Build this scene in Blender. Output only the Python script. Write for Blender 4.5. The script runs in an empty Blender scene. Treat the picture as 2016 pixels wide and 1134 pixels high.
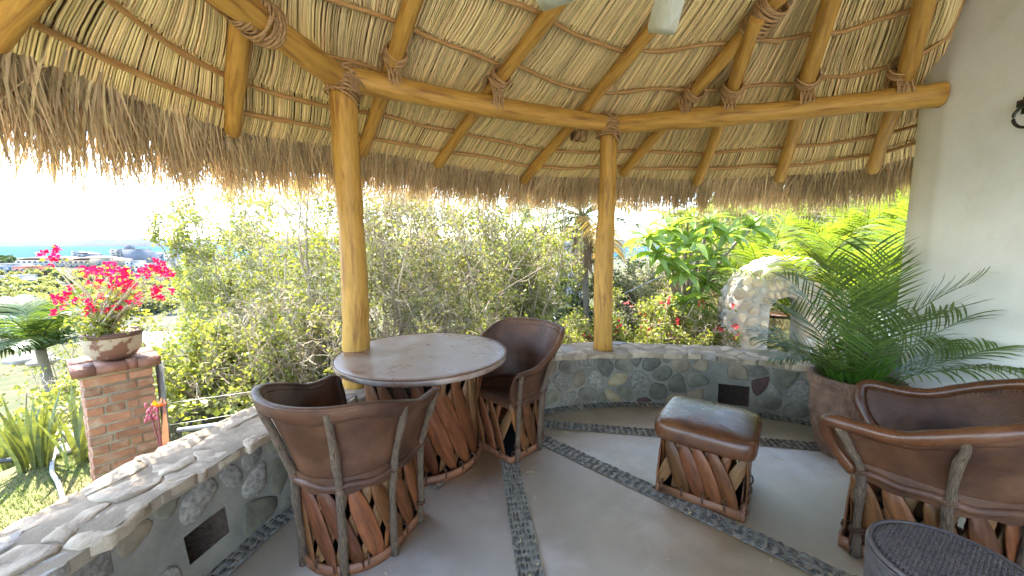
import bpy, math, random
import numpy as np
from mathutils import Vector, Matrix, noise
rad = math.radians
SC = bpy.context.scene
COL = SC.collection
rng = np.random.default_rng(7)
random.seed(7)

# ---------------------------------------------------------------- camera
F_PX = 750.0; PITCH = math.atan(85/750.0); CH = 1.5
cam = bpy.data.cameras.new('camera'); camo = bpy.data.objects.new('camera', cam); COL.objects.link(camo)
cam.sensor_width = 36; cam.lens = 36*F_PX/2016; cam.clip_start = 0.05; cam.clip_end = 20000
camo.location = (0, 0, CH); camo.rotation_euler = (math.pi/2-PITCH, 0, 0)
SC.camera = camo

# ---------------------------------------------------------------- world, sun, exposure
SUN_AZ = math.atan2(-0.74, 0.67)      # compass angle from +Y towards +X
SUN_EL = rad(55)
w = bpy.data.worlds.new('World'); SC.world = w; w.use_nodes = True
nt = w.node_tree; bgn = nt.nodes['Background']
sky = nt.nodes.new('ShaderNodeTexSky'); sky.sky_type = 'NISHITA'; sky.sun_disc = False
sky.sun_elevation = SUN_EL; sky.sun_rotation = SUN_AZ % (2*math.pi)
sky.dust_density = 0.8; sky.ozone_density = 1.0; sky.air_density = 1.0; sky.altitude = 30
nt.links.new(sky.outputs[0], bgn.inputs[0]); bgn.inputs[1].default_value = 0.15
sl = bpy.data.lights.new('sun', 'SUN'); slo = bpy.data.objects.new('sun', sl); COL.objects.link(slo)
sl.energy = 2.9; sl.angle = rad(0.6); sl.color = (1.0, 0.94, 0.85)
sd = Vector((math.sin(SUN_AZ)*math.cos(SUN_EL), math.cos(SUN_AZ)*math.cos(SUN_EL), math.sin(SUN_EL)))
slo.rotation_euler = sd.to_track_quat('Z', 'Y').to_euler(); slo.location = (0, 0, 30)
SC.view_settings.view_transform = 'Standard'; SC.view_settings.look = 'None'
SC.view_settings.gamma = 1; SC.view_settings.use_curve_mapping = False
SC.view_settings.exposure = 3.4
SC.render.engine = 'CYCLES'
SC.cycles.max_bounces = 8; SC.cycles.diffuse_bounces = 6; SC.cycles.transparent_max_bounces = 8
SC.cycles.volume_bounces = 0

# ---------------------------------------------------------------- helpers
_c, _s = math.cos(PITCH), math.sin(PITCH)
def ray(u, v):
    a = (u-1008)/F_PX; b = (v-567)/F_PX
    return np.array([a, _c-b*_s, -_s-b*_c])
def at(u, v, y):
    d = ray(u, v); p = d*(y/d[1]); p[2] += CH; return p
def atz(u, v, z):
    d = ray(u, v); p = d*((z-CH)/d[2]); p[2] += CH; return p

def mesh_raw(name, V, faces, uv=None, smooth=False):
    """faces: list of (array n x k) or list of lists"""
    me = bpy.data.meshes.new(name)
    V = np.asarray(V, dtype=np.float32).reshape(-1, 3)
    loops = []; sizes = []
    for f in faces:
        f = np.asarray(f, dtype=np.int32)
        if f.ndim == 1: f = f[None, :]
        if len(f) == 0: continue
        loops.append(f.ravel()); sizes.append(np.full(len(f), f.shape[1], dtype=np.int32))
    loops = np.concatenate(loops); sizes = np.concatenate(sizes)
    me.vertices.add(len(V)); me.vertices.foreach_set('co', V.ravel())
    me.loops.add(len(loops)); me.loops.foreach_set('vertex_index', loops)
    me.polygons.add(len(sizes))
    starts = np.zeros(len(sizes), dtype=np.int32); starts[1:] = np.cumsum(sizes)[:-1]
    me.polygons.foreach_set('loop_start', starts)
    try: me.polygons.foreach_set('loop_total', sizes)
    except Exception: pass
    if smooth: me.polygons.foreach_set('use_smooth', np.ones(len(sizes), dtype=bool))
    if uv is not None:
        l = me.uv_layers.new(name='UVMap'); l.data.foreach_set('uv', np.asarray(uv, dtype=np.float32).ravel())
    me.update(calc_edges=True)
    return me

class G:
    """geometry collector"""
    def __init__(s): s.V = []; s.F = []; s.UV = []; s.n = 0
    def add(s, V, F, UV=None):
        V = np.asarray(V, float).reshape(-1, 3)
        for i, f in enumerate(F):
            f = np.asarray(f, dtype=np.int64)
            if f.ndim == 1: f = f[None, :]
            if len(f) == 0: continue
            s.F.append(f+s.n)
            s.UV.append(np.zeros((f.size, 2)) if UV is None or UV[i] is None else np.asarray(UV[i]).reshape(-1, 2))
        s.V.append(V); s.n += len(V); return s
    def box(s, x0, x1, y0, y1, z0, z1, M=None):
        V = np.array([(x, y, z) for z in (z0, z1) for y in (y0, y1) for x in (x0, x1)], float)
        if M is not None: V = xf(V, M)
        return s.add(V, [np.array([[0,2,3,1],[4,5,7,6],[0,1,5,4],[2,6,7,3],[0,4,6,2],[1,3,7,5]])])
    def mesh(s, name, smooth=False):
        return mesh_raw(name, np.concatenate(s.V), s.F, np.concatenate(s.UV), smooth)
    def obj(s, name, mat, parent=None, smooth=False, M=None):
        return part(name, s.mesh(name, smooth), mat, parent, M)

def xf(V, M):
    M = np.array(M); V = np.asarray(V, float)
    return V @ M[:3, :3].T + M[:3, 3]

def part(name, me, mat=None, parent=None, M=None):
    o = bpy.data.objects.new(name, me)
    if mat is not None and len(me.materials) == 0: me.materials.append(mat)
    COL.objects.link(o)
    if parent is not None: o.parent = parent
    if M is not None: o.matrix_local = Matrix(M) if not isinstance(M, Matrix) else M
    return o
def tag(o, label, cat, group=None, kind=None):
    if label: o['label'] = label
    if cat: o['category'] = cat
    if group: o['group'] = group
    if kind: o['kind'] = kind
    return o
def thing(name, label, cat, loc=(0,0,0), rz=0, group=None):
    o = bpy.data.objects.new(name, None); COL.objects.link(o); o.empty_display_size = .1
    o.location = loc; o.rotation_euler = (0, 0, rz)
    return tag(o, label, cat, group)
def stuff(o): o['kind'] = 'stuff'; return o
def struct(o): o['kind'] = 'structure'; return o

def norm(a): return a/np.maximum(np.linalg.norm(a, axis=-1, keepdims=True), 1e-9)

def tubes(P, R, S=6, caps=True, ref=None, flat=1.0, twist=0.0):
    """P (N,K,3) paths, R (N,K)|(K,)|scalar radii -> V, faces, uvs"""
    P = np.asarray(P, float)
    if P.ndim == 2: P = P[None]
    N, K, _ = P.shape
    R = np.broadcast_to(np.asarray(R, float), (N, K)) if np.ndim(R) != 2 else np.asarray(R, float)
    T = np.empty_like(P); T[:, 1:-1] = P[:, 2:]-P[:, :-2]; T[:, 0] = P[:, 1]-P[:, 0]; T[:, -1] = P[:, -1]-P[:, -2]
    T = norm(T)
    D = norm(P[:, -1]-P[:, 0]+1e-7)
    if ref is None:
        r = np.where(np.abs(D[:, 2:3]) > .8, np.array([[1., .13, 0]]), np.array([[0, .1, 1.]]))
    else: r = np.broadcast_to(np.asarray(ref, float), (N, 3))
    r = np.repeat(r[:, None, :], K, 1)
    A = norm(np.cross(T, r)); B = np.cross(A, T)
    an = np.arange(S)/S*2*np.pi+twist
    V = P[:, :, None, :] + R[:, :, None, None]*(np.cos(an)[None, None, :, None]*A[:, :, None, :] + flat*np.sin(an)[None, None, :, None]*B[:, :, None, :])
    idx = np.arange(N*K*S).reshape(N, K, S)
    a = idx[:, :-1, :]; b = np.roll(a, -1, 2); d = idx[:, 1:, :]; c = np.roll(d, -1, 2)
    Q = np.stack([a, b, c, d], -1).reshape(-1, 4)
    L = np.zeros((N, K)); L[:, 1:] = np.cumsum(np.linalg.norm(np.diff(P, axis=1), axis=2), 1)
    off = rng.random((N, 1))*7
    L = L+off
    u0 = np.broadcast_to((np.arange(S)/S)[None, None], (N, K-1, S)); u1 = u0+1./S
    l0 = np.broadcast_to(L[:, :-1, None], (N, K-1, S)); l1 = np.broadcast_to(L[:, 1:, None], (N, K-1, S))
    uv = np.stack([np.stack([u0, l0], -1), np.stack([u1, l0], -1), np.stack([u1, l1], -1), np.stack([u0, l1], -1)], 3).reshape(-1, 2)
    F = [Q]; U = [uv]
    if caps:
        F.append(idx[:, 0, ::-1]); F.append(idx[:, -1, :])
        cu = np.stack([.5+.3*np.cos(an), .5+.3*np.sin(an)], -1)
        U += [np.tile(cu, (N, 1)), np.tile(cu, (N, 1))]
    return V.reshape(-1, 3), F, U

def ribbons(P, W, side):
    """P (N,K,3), W (N,K) half widths, side (N,3) or (N,K,3) width direction"""
    N, K, _ = P.shape
    side = np.asarray(side, float)
    if side.ndim == 2: side = np.repeat(side[:, None, :], K, 1)
    W = np.broadcast_to(W, (N, K))
    V = np.stack([P-side*W[..., None], P+side*W[..., None]], 2)
    idx = np.arange(N*K*2).reshape(N, K, 2)
    Q = np.stack([idx[:, :-1, 0], idx[:, :-1, 1], idx[:, 1:, 1], idx[:, 1:, 0]], -1).reshape(-1, 4)
    L = np.linspace(0, 1, K)
    l0 = np.broadcast_to(L[None, :-1], (N, K-1)); l1 = np.broadcast_to(L[None, 1:], (N, K-1)); z = np.zeros_like(l0)
    uv = np.stack([np.stack([z, l0], -1), np.stack([z+1, l0], -1), np.stack([z+1, l1], -1), np.stack([z, l1], -1)], 2).reshape(-1, 2)
    return V.reshape(-1, 3), [Q], [uv]

def leaves(C, D, U, L, Wd, fold=.15):
    """kite leaves: centre base C, direction D, side U, length L, half width W"""
    N = len(C); Nn = norm(np.cross(D, U))
    L = np.broadcast_to(L, (N,))[:, None]; Wd = np.broadcast_to(Wd, (N,))[:, None]
    p0 = C; p1 = C+D*L*.45+U*Wd+Nn*Wd*fold; p2 = C+D*L-Nn*L*.08; p3 = C+D*L*.45-U*Wd+Nn*Wd*fold
    V = np.stack([p0, p1, p2, p3], 1).reshape(-1, 3)
    i = np.arange(N)[:, None]*4
    F = np.concatenate([i+np.array([[0, 1, 2]]), i+np.array([[0, 2, 3]])], 0)
    return V, [F], None

def rdir(n, up=0.0):
    d = rng.normal(size=(n, 3)); d[:, 2] += up; return norm(d)

def lathe(prof, S=48, jitter=None):
    """prof list of (r,z)"""
    prof = np.asarray(prof, float); K = len(prof)
    an = np.arange(S)/S*2*np.pi
    V = np.zeros((K, S, 3)); V[..., 0] = prof[:, 0:1]*np.cos(an); V[..., 1] = prof[:, 0:1]*np.sin(an); V[..., 2] = prof[:, 1:2]
    if jitter is not None: V = jitter(V, an, prof)
    idx = np.arange(K*S).reshape(K, S)
    a = idx[:-1]; b = np.roll(a, -1, 1); d = idx[1:]; c = np.roll(d, -1, 1)
    Q = np.stack([a, b, c, d], -1).reshape(-1, 4)
    l = np.concatenate([[0], np.cumsum(np.linalg.norm(np.diff(prof, axis=0), axis=1))])
    u0 = np.broadcast_to((np.arange(S)/S)[None], (K-1, S)); l0 = np.broadcast_to(l[:-1, None], (K-1, S)); l1 = np.broadcast_to(l[1:, None], (K-1, S))
    uv = np.stack([np.stack([u0, l0], -1), np.stack([u0+1/S, l0], -1), np.stack([u0+1/S, l1], -1), np.stack([u0, l1], -1)], 2).reshape(-1, 2)
    return V.reshape(-1, 3), [Q], [uv]

def catmull(P, n):
    P = np.asarray(P, float); Q = np.vstack([2*P[0]-P[1], P, 2*P[-1]-P[-2]])
    t = np.linspace(0, len(P)-1-1e-9, n); return cr(Q, t)
def cr(Q, t):
    i = np.floor(t).astype(int); f = (t-i)[..., None]
    p0, p1, p2, p3 = Q[i], Q[i+1], Q[i+2], Q[i+3]
    return .5*((2*p1)+(-p0+p2)*f+(2*p0-5*p1+4*p2-p3)*f*f+(-p0+3*p1-3*p2+p3)*f**3)
def resample(P, n):
    P = np.asarray(P, float); d = np.concatenate([[0], np.cumsum(np.linalg.norm(np.diff(P, axis=0), axis=1))])
    s = np.linspace(0, d[-1], n); return np.stack([np.interp(s, d, P[:, k]) for k in range(P.shape[1])], 1)
def sstep(a, b, x):
    t = np.clip((np.asarray(x, float)-a)/(b-a), 0, 1); return t*t*(3-2*t)

def log(g, A, B, r0, r1, S=14, wob=.012, K=16, rough=.05, caps=True):
    """slightly crooked log from A to B"""
    A = np.array(A, float); B = np.array(B, float)
    t = np.linspace(0, 1, K)[:, None]; P = A+(B-A)*t
    ph = rng.random(6)*6.28
    w1 = np.stack([np.sin(t[:, 0]*5+ph[0])+.5*np.sin(t[:, 0]*11+ph[1]), np.sin(t[:, 0]*6+ph[2])+.5*np.sin(t[:, 0]*13+ph[3]), np.sin(t[:, 0]*4+ph[4])], 1)
    env = np.minimum(1, 4*t*(1-t)+.15)
    P = P+w1*wob*env
    R = (r0+(r1-r0)*t[:, 0])*(1+rough*np.sin(t[:, 0]*9+ph[5])+rough*.6*rng.normal(size=K))
    if caps:  # rounded ends
        d = norm((B-A)[None])[0]
        P = np.vstack([P[0]-d*r0*.12, P, P[-1]+d*r1*.12]); R = np.concatenate([[R[0]*.86], R, [R[-1]*.86]])
    V, F, U = tubes(P, R, S, caps)
    return g.add(V, F, U)

# ---------------------------------------------------------------- materials
def mk(name, c1, c2=None, scale=6, detail=5, stretch=(1,1,1), coord='Object', rough=.6, bump=.25, bscale=None, bdist=.01,
       rnd=0., isl=0., trans=0., c3=None, s3=2.0, r3=(.5,.6), lo=.35, hi=.65, metal=0., spec=.5, coat=0., hue=0., tcol=None, dist=0., rvar=0.):
    m = bpy.data.materials.new(name); m.use_nodes = True; t = m.node_tree; N = t.nodes; L = t.links
    b = N['Principled BSDF']; b.inputs['Roughness'].default_value = rough; b.inputs['Metallic'].default_value = metal
    b.inputs['Specular IOR Level'].default_value = spec
    if coat: b.inputs['Coat Weight'].default_value = coat; b.inputs['Coat Roughness'].default_value = .25
    tc = N.new('ShaderNodeTexCoord'); mp = N.new('ShaderNodeMapping'); mp.inputs['Scale'].default_value = stretch
    L.new(tc.outputs[coord], mp.inputs[0])
    vec = mp.outputs[0]
    if rnd or isl:   # shift texture per object
        oi = N.new('ShaderNodeObjectInfo'); ad = N.new('ShaderNodeVectorMath'); ad.operation = 'ADD'
        ml = N.new('ShaderNodeVectorMath'); ml.operation = 'SCALE'; ml.inputs[0].default_value = (13, 7, 19)
        L.new(oi.outputs['Random'], ml.inputs['Scale']); L.new(vec, ad.inputs[0]); L.new(ml.outputs[0], ad.inputs[1]); vec = ad.outputs[0]
    c1 = (*c1, 1); c2 = (*(c2 or [x*.6 for x in c1[:3]]), 1)
    nz = N.new('ShaderNodeTexNoise'); nz.inputs['Scale'].default_value = scale; nz.inputs['Detail'].default_value = detail
    nz.inputs['Distortion'].default_value = dist
    nz.inputs['Roughness'].default_value = .62; L.new(vec, nz.inputs[0])
    mr = N.new('ShaderNodeMapRange'); mr.inputs[1].default_value = lo; mr.inputs[2].default_value = hi; L.new(nz.outputs[0], mr.inputs[0])
    mx = N.new('ShaderNodeMix'); mx.data_type = 'RGBA'; mx.inputs[6].default_value = c1; mx.inputs[7].default_value = c2
    L.new(mr.outputs[0], mx.inputs[0]); col = mx.outputs[2]
    if c3 is not None:
        n3 = N.new('ShaderNodeTexNoise'); n3.inputs['Scale'].default_value = s3; n3.inputs['Detail'].default_value = 6; n3.inputs['Roughness'].default_value = .6
        L.new(vec, n3.inputs[0]); m3 = N.new('ShaderNodeMapRange'); m3.inputs[1].default_value = r3[0]; m3.inputs[2].default_value = r3[1]
        L.new(n3.outputs[0], m3.inputs[0]); x3 = N.new('ShaderNodeMix'); x3.data_type = 'RGBA'; x3.inputs[7].default_value = (*c3, 1)
        L.new(col, x3.inputs[6]); L.new(m3.outputs[0], x3.inputs[0]); col = x3.outputs[2]
    if rnd or isl or hue:
        hs = N.new('ShaderNodeHueSaturation'); L.new(col, hs.inputs['Color'])
        src = []
        if rnd:
            oi2 = N.new('ShaderNodeObjectInfo'); src.append((oi2.outputs['Random'], rnd))
        if isl:
            ge = N.new('ShaderNodeNewGeometry'); src.append((ge.outputs['Random Per Island'], isl))
        tot = None
        for o, amt in src:
            q = N.new('ShaderNodeMath'); q.operation = 'MULTIPLY_ADD'; q.inputs[1].default_value = 2*amt; q.inputs[2].default_value = -amt; L.new(o, q.inputs[0])
            if tot is None: tot = q.outputs[0]
            else:
                s = N.new('ShaderNodeMath'); s.operation = 'ADD'; L.new(tot, s.inputs[0]); L.new(q.outputs[0], s.inputs[1]); tot = s.outputs[0]
        s = N.new('ShaderNodeMath'); s.operation = 'ADD'; s.inputs[1].default_value = 1.; L.new(tot, s.inputs[0]); L.new(s.outputs[0], hs.inputs['Value'])
        if hue:
            h1 = N.new('ShaderNodeMath'); h1.operation = 'MULTIPLY'; h1.inputs[1].default_value = 37.7; L.new(src[-1][0], h1.inputs[0])
            h2 = N.new('ShaderNodeMath'); h2.operation = 'FRACT'; L.new(h1.outputs[0], h2.inputs[0])
            h3 = N.new('ShaderNodeMath'); h3.operation = 'MULTIPLY_ADD'; h3.inputs[1].default_value = 2*hue; h3.inputs[2].default_value = .5-hue
            L.new(h2.outputs[0], h3.inputs[0]); L.new(h3.outputs[0], hs.inputs['Hue'])
        col = hs.outputs[0]
    L.new(col, b.inputs['Base Color'])
    if rvar:
        rr = N.new('ShaderNodeMapRange'); rr.inputs[1].default_value = .3; rr.inputs[2].default_value = .7
        rr.inputs[3].default_value = max(.02, rough-rvar); rr.inputs[4].default_value = min(1, rough+rvar)
        L.new(nz.outputs[0], rr.inputs[0]); L.new(rr.outputs[0], b.inputs['Roughness'])
    if bump:
        bn = N.new('ShaderNodeBump'); bn.inputs['Strength'].default_value = bump; bn.inputs['Distance'].default_value = bdist
        n2 = N.new('ShaderNodeTexNoise'); n2.inputs['Scale'].default_value = bscale or scale*3; n2.inputs['Detail'].default_value = 6
        n2.inputs['Roughness'].default_value = .65
        L.new(vec, n2.inputs[0]); L.new(n2.outputs[0], bn.inputs['Height']); L.new(bn.outputs[0], b.inputs['Normal'])
    if trans:
        tr = N.new('ShaderNodeBsdfTranslucent'); ms = N.new('ShaderNodeMixShader'); ms.inputs[0].default_value = trans
        g2 = N.new('ShaderNodeMix'); g2.data_type = 'RGBA'; g2.blend_type = 'MULTIPLY'; g2.inputs[0].default_value = 1
        g2.inputs[7].default_value = (*(tcol or (1.6, 1.5, .6)), 1); L.new(col, g2.inputs[6]); L.new(g2.outputs[2], tr.inputs[0])
        L.new(b.outputs[0], ms.inputs[1]); L.new(tr.outputs[0], ms.inputs[2]); L.new(ms.outputs[0], N['Material Output'].inputs[0])
    return m

M = {}
M['log'] = mk('varnished_log', (.54,.30,.06), (.37,.19,.038), scale=3, stretch=(5,1.2,1), coord='UV', rough=.5, bump=.3, bscale=14, bdist=.006, c3=(.25,.11,.025), s3=2.4, r3=(.53,.68), dist=.8, spec=.3)
M['batten'] = mk('peeled_stick', (.5,.28,.09), (.32,.16,.05), scale=4, stretch=(4,1.5,1), coord='UV', rough=.6, bump=.4, bscale=12, bdist=.004)
M['rope'] = mk('twisted_rope', (.44,.26,.11), (.22,.12,.045), scale=90, stretch=(1,1,1), rough=.8, bump=.6, bscale=240, bdist=.003, isl=.25)
M['stalk'] = mk('palm_stalk', (.86,.68,.34), (.7,.52,.23), scale=3, stretch=(1,2,1), coord='UV', rough=.6, bump=0, isl=.3, hue=.012, spec=.3)
M['fringe'] = mk('palm_thatch_blade', (.68,.54,.33), (.46,.35,.2), scale=2, rough=.75, bump=0, isl=.5, hue=.015, trans=.3, tcol=(1.0,.85,.6), spec=.25)
M['cover'] = mk('thatch_cover', (.2,.13,.06), (.1,.06,.03), scale=30, rough=.9, bump=.5)  # dark brown, so gaps between the pale stalks read as shadow
M['plaster'] = mk('white_plaster', (.82,.82,.79), (.72,.72,.67), scale=1.3, detail=8, rough=.85, bump=.25, bscale=22, bdist=.006, spec=.2, c3=(.68,.66,.58), s3=3.5, r3=(.55,.8))
M['concrete'] = mk('brushed_concrete', (.79,.765,.67), (.62,.60,.52), scale=1.6, detail=10, rough=.42, rvar=.14, bump=.12, bscale=60, bdist=.002, c3=(.86,.85,.80), s3=1.7, r3=(.5,.64), spec=.45)
M['mortar'] = mk('mortar', (.25,.23,.175), (.165,.15,.115), scale=5, detail=8, rough=.9, bump=.5, bscale=40, bdist=.008)
M['capmortar'] = mk('cap_mortar', (.33,.265,.18), (.21,.165,.11), scale=5, detail=8, rough=.9, bump=.6, bscale=30, bdist=.01)
SC_ = [((.21,.195,.13),(.11,.10,.065)), ((.3,.24,.15),(.17,.13,.08)), ((.12,.055,.04),(.05,.03,.025)), ((.31,.28,.22),(.13,.115,.09)), ((.19,.17,.13),(.1,.085,.06)), ((.38,.3,.17),(.24,.18,.09))]
for i, (a, b) in enumerate(SC_):
    M['stone%d' % i] = mk(['greenish_stone','tan_stone','dark_red_stone','speckled_stone','brown_stone','ochre_stone'][i], a, b, scale=[9,8,6,45,10,9][i], detail=8, rough=.75, bump=.55, bscale=28, bdist=.01, rnd=.2)
M['cap0'] = mk('flagstone', (.47,.375,.25), (.30,.23,.15), scale=7, detail=9, rough=.7, bump=.8, bscale=12, bdist=.018, rnd=.14, stretch=(1,1,1))
M['cap1'] = mk('grey_flagstone', (.31,.275,.225), (.21,.18,.145), scale=7, detail=9, rough=.6, bump=.8, bscale=12, bdist=.018, rnd=.14)
M['arch0'] = mk('arch_stone', (.58,.48,.35), (.42,.34,.24), scale=8, rough=.85, bump=.5, rnd=.25)
M['arch1'] = mk('arch_stone_grey', (.44,.42,.38), (.3,.28,.25), scale=8, rough=.85, bump=.5, rnd=.2)
M['archmortar'] = mk('arch_mortar', (.46,.42,.36), (.36,.32,.26), scale=6, rough=.9, bump=.4)
M['pebble'] = mk('dark_pebble', (.135,.125,.10), (.065,.06,.05), scale=30, rough=.55, bump=.1, isl=.5)
M['pebbed'] = mk('pebble_bed', (.40,.38,.31), (.27,.26,.21), scale=20, rough=.9, bump=.4)
M['brick'] = mk('fired_brick', (.36,.165,.088), (.26,.125,.07), scale=14, detail=8, rough=.85, bump=.6, bscale=45, bdist=.006, rnd=.22, c3=(.4,.3,.2), s3=9, r3=(.5,.72))
M['brickcap'] = mk('brick_cap_tile', (.27,.12,.07), (.17,.08,.05), scale=10, rough=.8, bump=.6, bscale=30, bdist=.008, rnd=.15)
M['brickmortar'] = mk('brick_mortar', (.32,.26,.17), (.22,.18,.11), scale=12, rough=.95, bump=.5)
M['leather'] = mk('brown_leather', (.085,.034,.015), (.042,.017,.009), scale=5, detail=7, rough=.5, rvar=.12, bump=.5, bscale=16, bdist=.008, c3=(.13,.058,.028), s3=3.5, r3=(.46,.68), spec=.35)
M['leather_pad'] = mk('glossy_leather', (.115,.042,.017), (.062,.024,.011), scale=5, detail=7, rough=.3, rvar=.1, bump=.45, bscale=14, bdist=.006, spec=.5, c3=(.15,.065,.028), s3=4, r3=(.5,.7))
M['tabletop'] = mk('leather_tabletop', (.22,.12,.072), (.14,.075,.05), scale=4, detail=9, rough=.33, rvar=.12, bump=.2, bscale=40, bdist=.002, c3=(.38,.3,.24), s3=4, r3=(.4,.7), spec=.5)
M['slat'] = mk('split_wood_slat', (.18,.066,.022), (.085,.03,.011), scale=7, stretch=(7,7,1.2), rough=.42, bump=.3, bscale=18, bdist=.004, rnd=.35, hue=.01, spec=.28)
M['slat_light'] = mk('pale_wood_slat', (.21,.11,.045), (.13,.062,.024), scale=7, stretch=(7,7,1.2), rough=.45, bump=.3, bscale=18, bdist=.004, rnd=.25, spec=.25)
M['bark'] = mk('bark_stick', (.23,.15,.085), (.035,.022,.013), lo=.43, hi=.57, scale=22, stretch=(3,1,1), coord='UV', detail=8, rough=.8, bump=.9, bscale=30, bdist=.01)
M['basewood'] = mk('base_board', (.26,.11,.045), (.15,.06,.03), scale=8, stretch=(1,1,5), rough=.5, bump=.3, bscale=20)
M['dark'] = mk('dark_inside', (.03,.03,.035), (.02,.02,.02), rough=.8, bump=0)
M['wicker'] = mk('grey_brown_wicker', (.115,.097,.092), (.075,.063,.06), scale=60, rough=.45, bump=.1, isl=.12)
M['clay'] = mk('carved_clay', (.25,.14,.085), (.13,.07,.04), scale=12, detail=8, rough=.8, bump=.7, bscale=40, bdist=.008, c3=(.1,.06,.04), s3=5, r3=(.58,.7))
M['bowl'] = mk('peeling_cream_paint', (.42,.34,.24), (.34,.26,.17), scale=7, rough=.8, bump=.3, c3=(.17,.08,.045), s3=6.5, r3=(.535,.56))
M['bowlrim'] = mk('brown_rim', (.13,.065,.04), (.09,.045,.03), scale=12, rough=.7, bump=.4)
M['soil'] = mk('soil', (.12,.08,.05), (.05,.035,.025), scale=40, rough=1, bump=.8)
M['gravel'] = mk('pale_gravel', (.5,.4,.34), (.3,.22,.18), scale=60, rough=.9, bump=.3, isl=.4)
M['metal'] = mk('galvanised_pipe', (.3,.3,.28), (.2,.2,.19), scale=10, rough=.5, metal=.6, bump=.1)
M['black'] = mk('black_metal', (.02,.02,.02), (.015,.015,.015), rough=.35, bump=.05)
M['fan'] = mk('limed_wood', (.88,.84,.66), (.76,.72,.5), scale=3.5, stretch=(1,7,1), rough=.6, bump=.05, dist=2.5, spec=.15)
M['hose'] = mk('grey_hose', (.42,.42,.4), (.3,.3,.3), rough=.5, bump=0)
def leafm(name, c1, c2, trans=.45, isl=.35, hue=.02, rough=.5, tcol=(1.5,1.45,.5), spec=.35):
    return mk(name, c1, c2, scale=1.5, rough=rough, bump=0, isl=isl, hue=hue, trans=trans, tcol=tcol, spec=spec)
M['leaf'] = leafm('bush_leaf', (.23,.25,.09), (.16,.175,.06))
M['leafy'] = leafm('yellow_green_leaf', (.25,.275,.07), (.18,.2,.055))
M['leafg'] = leafm('greygreen_leaf', (.22,.22,.11), (.15,.16,.08))
M['leafd'] = leafm('dark_leaf', (.05,.085,.025), (.035,.06,.02), trans=.3)
M['areca'] = leafm('areca_leaf', (.12,.185,.045), (.07,.125,.03), trans=.3, isl=.3, hue=.01, rough=.4)
M['arecal'] = leafm('sunlit_areca_leaf', (.16,.21,.035), (.11,.16,.025), trans=.5, isl=.3)
M['coco'] = leafm('coconut_leaf', (.09,.13,.04), (.06,.1,.035), trans=.35, isl=.3, rough=.35)
M['plum'] = leafm('plumeria_leaf', (.24,.31,.075), (.18,.25,.055), trans=.5, isl=.15, hue=.015, rough=.35)
M['plum'].node_tree  # keep
M['twig'] = mk('dry_twig', (.48,.40,.29), (.31,.255,.18), scale=5, rough=.85, bump=0, isl=.3, spec=.2)
M['drygrass'] = mk('dry_grass', (.27,.22,.11), (.18,.14,.07), scale=2, rough=.8, bump=0, isl=.35, trans=.3, tcol=(1.2,1.1,.7), spec=.2)
M['grass'] = leafm('lawn_grass', (.10,.15,.035), (.08,.1,.025), trans=.35)
M['bract'] = mk('magenta_bract', (.62,.012,.09), (.5,.008,.06), scale=9, rough=.55, bump=0, isl=.3, rnd=.15, trans=.45, tcol=(1.35,.8,1.0), spec=.2)
M['redbract'] = mk('red_bract', (.62,.03,.07), (.55,.05,.07), scale=9, rough=.6, bump=0, isl=.3, trans=.4, tcol=(1.3,.8,.8))
M['orange'] = mk('orange_petal', (.85,.12,.01), (.8,.2,.01), scale=9, rough=.5, bump=0, trans=.4, tcol=(1.2,1,.6))
M['yellowfrond'] = mk('yellowing_frond', (.6,.33,.04), (.4,.25,.05), scale=3, rough=.6, bump=0, isl=.3, trans=.4, tcol=(1.3,1.1,.6))
M['trunk'] = mk('palm_trunk', (.3,.26,.21), (.2,.17,.13), scale=5, stretch=(1,1,6), rough=.9, bump=.6)
M['skirt'] = mk('dead_frond', (.42,.3,.2), (.26,.18,.11), scale=3, rough=.9, bump=0, isl=.4, spec=.2)
M['sanse'] = mk('striped_leaf', (.09,.12,.05), (.2,.22,.05), scale=9, stretch=(1,1,3), rough=.5, bump=0, rnd=.2, trans=.15)
M['ground'] = mk('hillside_soil', (.085,.07,.04), (.05,.06,.025), scale=.35, detail=9, rough=1, bump=.6, bscale=4, bdist=.05, spec=.1)
M['lawn'] = mk('lawn_soil', (.10,.12,.04), (.17,.13,.07), scale=1.3, detail=7, rough=1, bump=.4, bscale=30, bdist=.02, spec=.1)
M['town'] = mk('town_ground', (.085,.078,.055), (.045,.052,.03), scale=.03, detail=9, rough=1, bump=0, spec=.1)
M['sea'] = mk('sea_water', (.016,.06,.078), (.014,.052,.068), scale=.004, rough=.9, bump=.0, spec=.02)
M['farland'] = mk('far_shore', (.022,.032,.04), (.017,.026,.034), scale=.004, rough=1, bump=0)
M['white'] = mk('white_paint', (.27,.265,.255), (.24,.235,.225), scale=.4, rough=.8, bump=0, spec=.2)
M['cream'] = mk('cream_paint', (.21,.18,.14), (.18,.15,.11), scale=.3, rough=.85, bump=0, spec=.2)
M['grey'] = mk('grey_paint', (.14,.148,.17), (.12,.126,.14), scale=.3, rough=.8, bump=0, spec=.2)
M['redpaint'] = mk('terracotta_paint', (.3,.08,.05), (.26,.07,.04), scale=.3, rough=.8, bump=0)
M['yellowpaint'] = mk('yellow_paint', (.72,.42,.03), (.65,.36,.03), scale=.4, rough=.8, bump=0)
M['tile'] = mk('pinkish_roof', (.27,.17,.13), (.2,.13,.1), scale=.5, rough=.9, bump=0)
M['glass'] = mk('window_glass', (.05,.07,.09), (.04,.05,.07), rough=.15, bump=0)
M['rock'] = mk('garden_rock', (.36,.33,.28), (.22,.2,.16), scale=6, rough=.9, bump=.6, rnd=.2)
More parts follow.
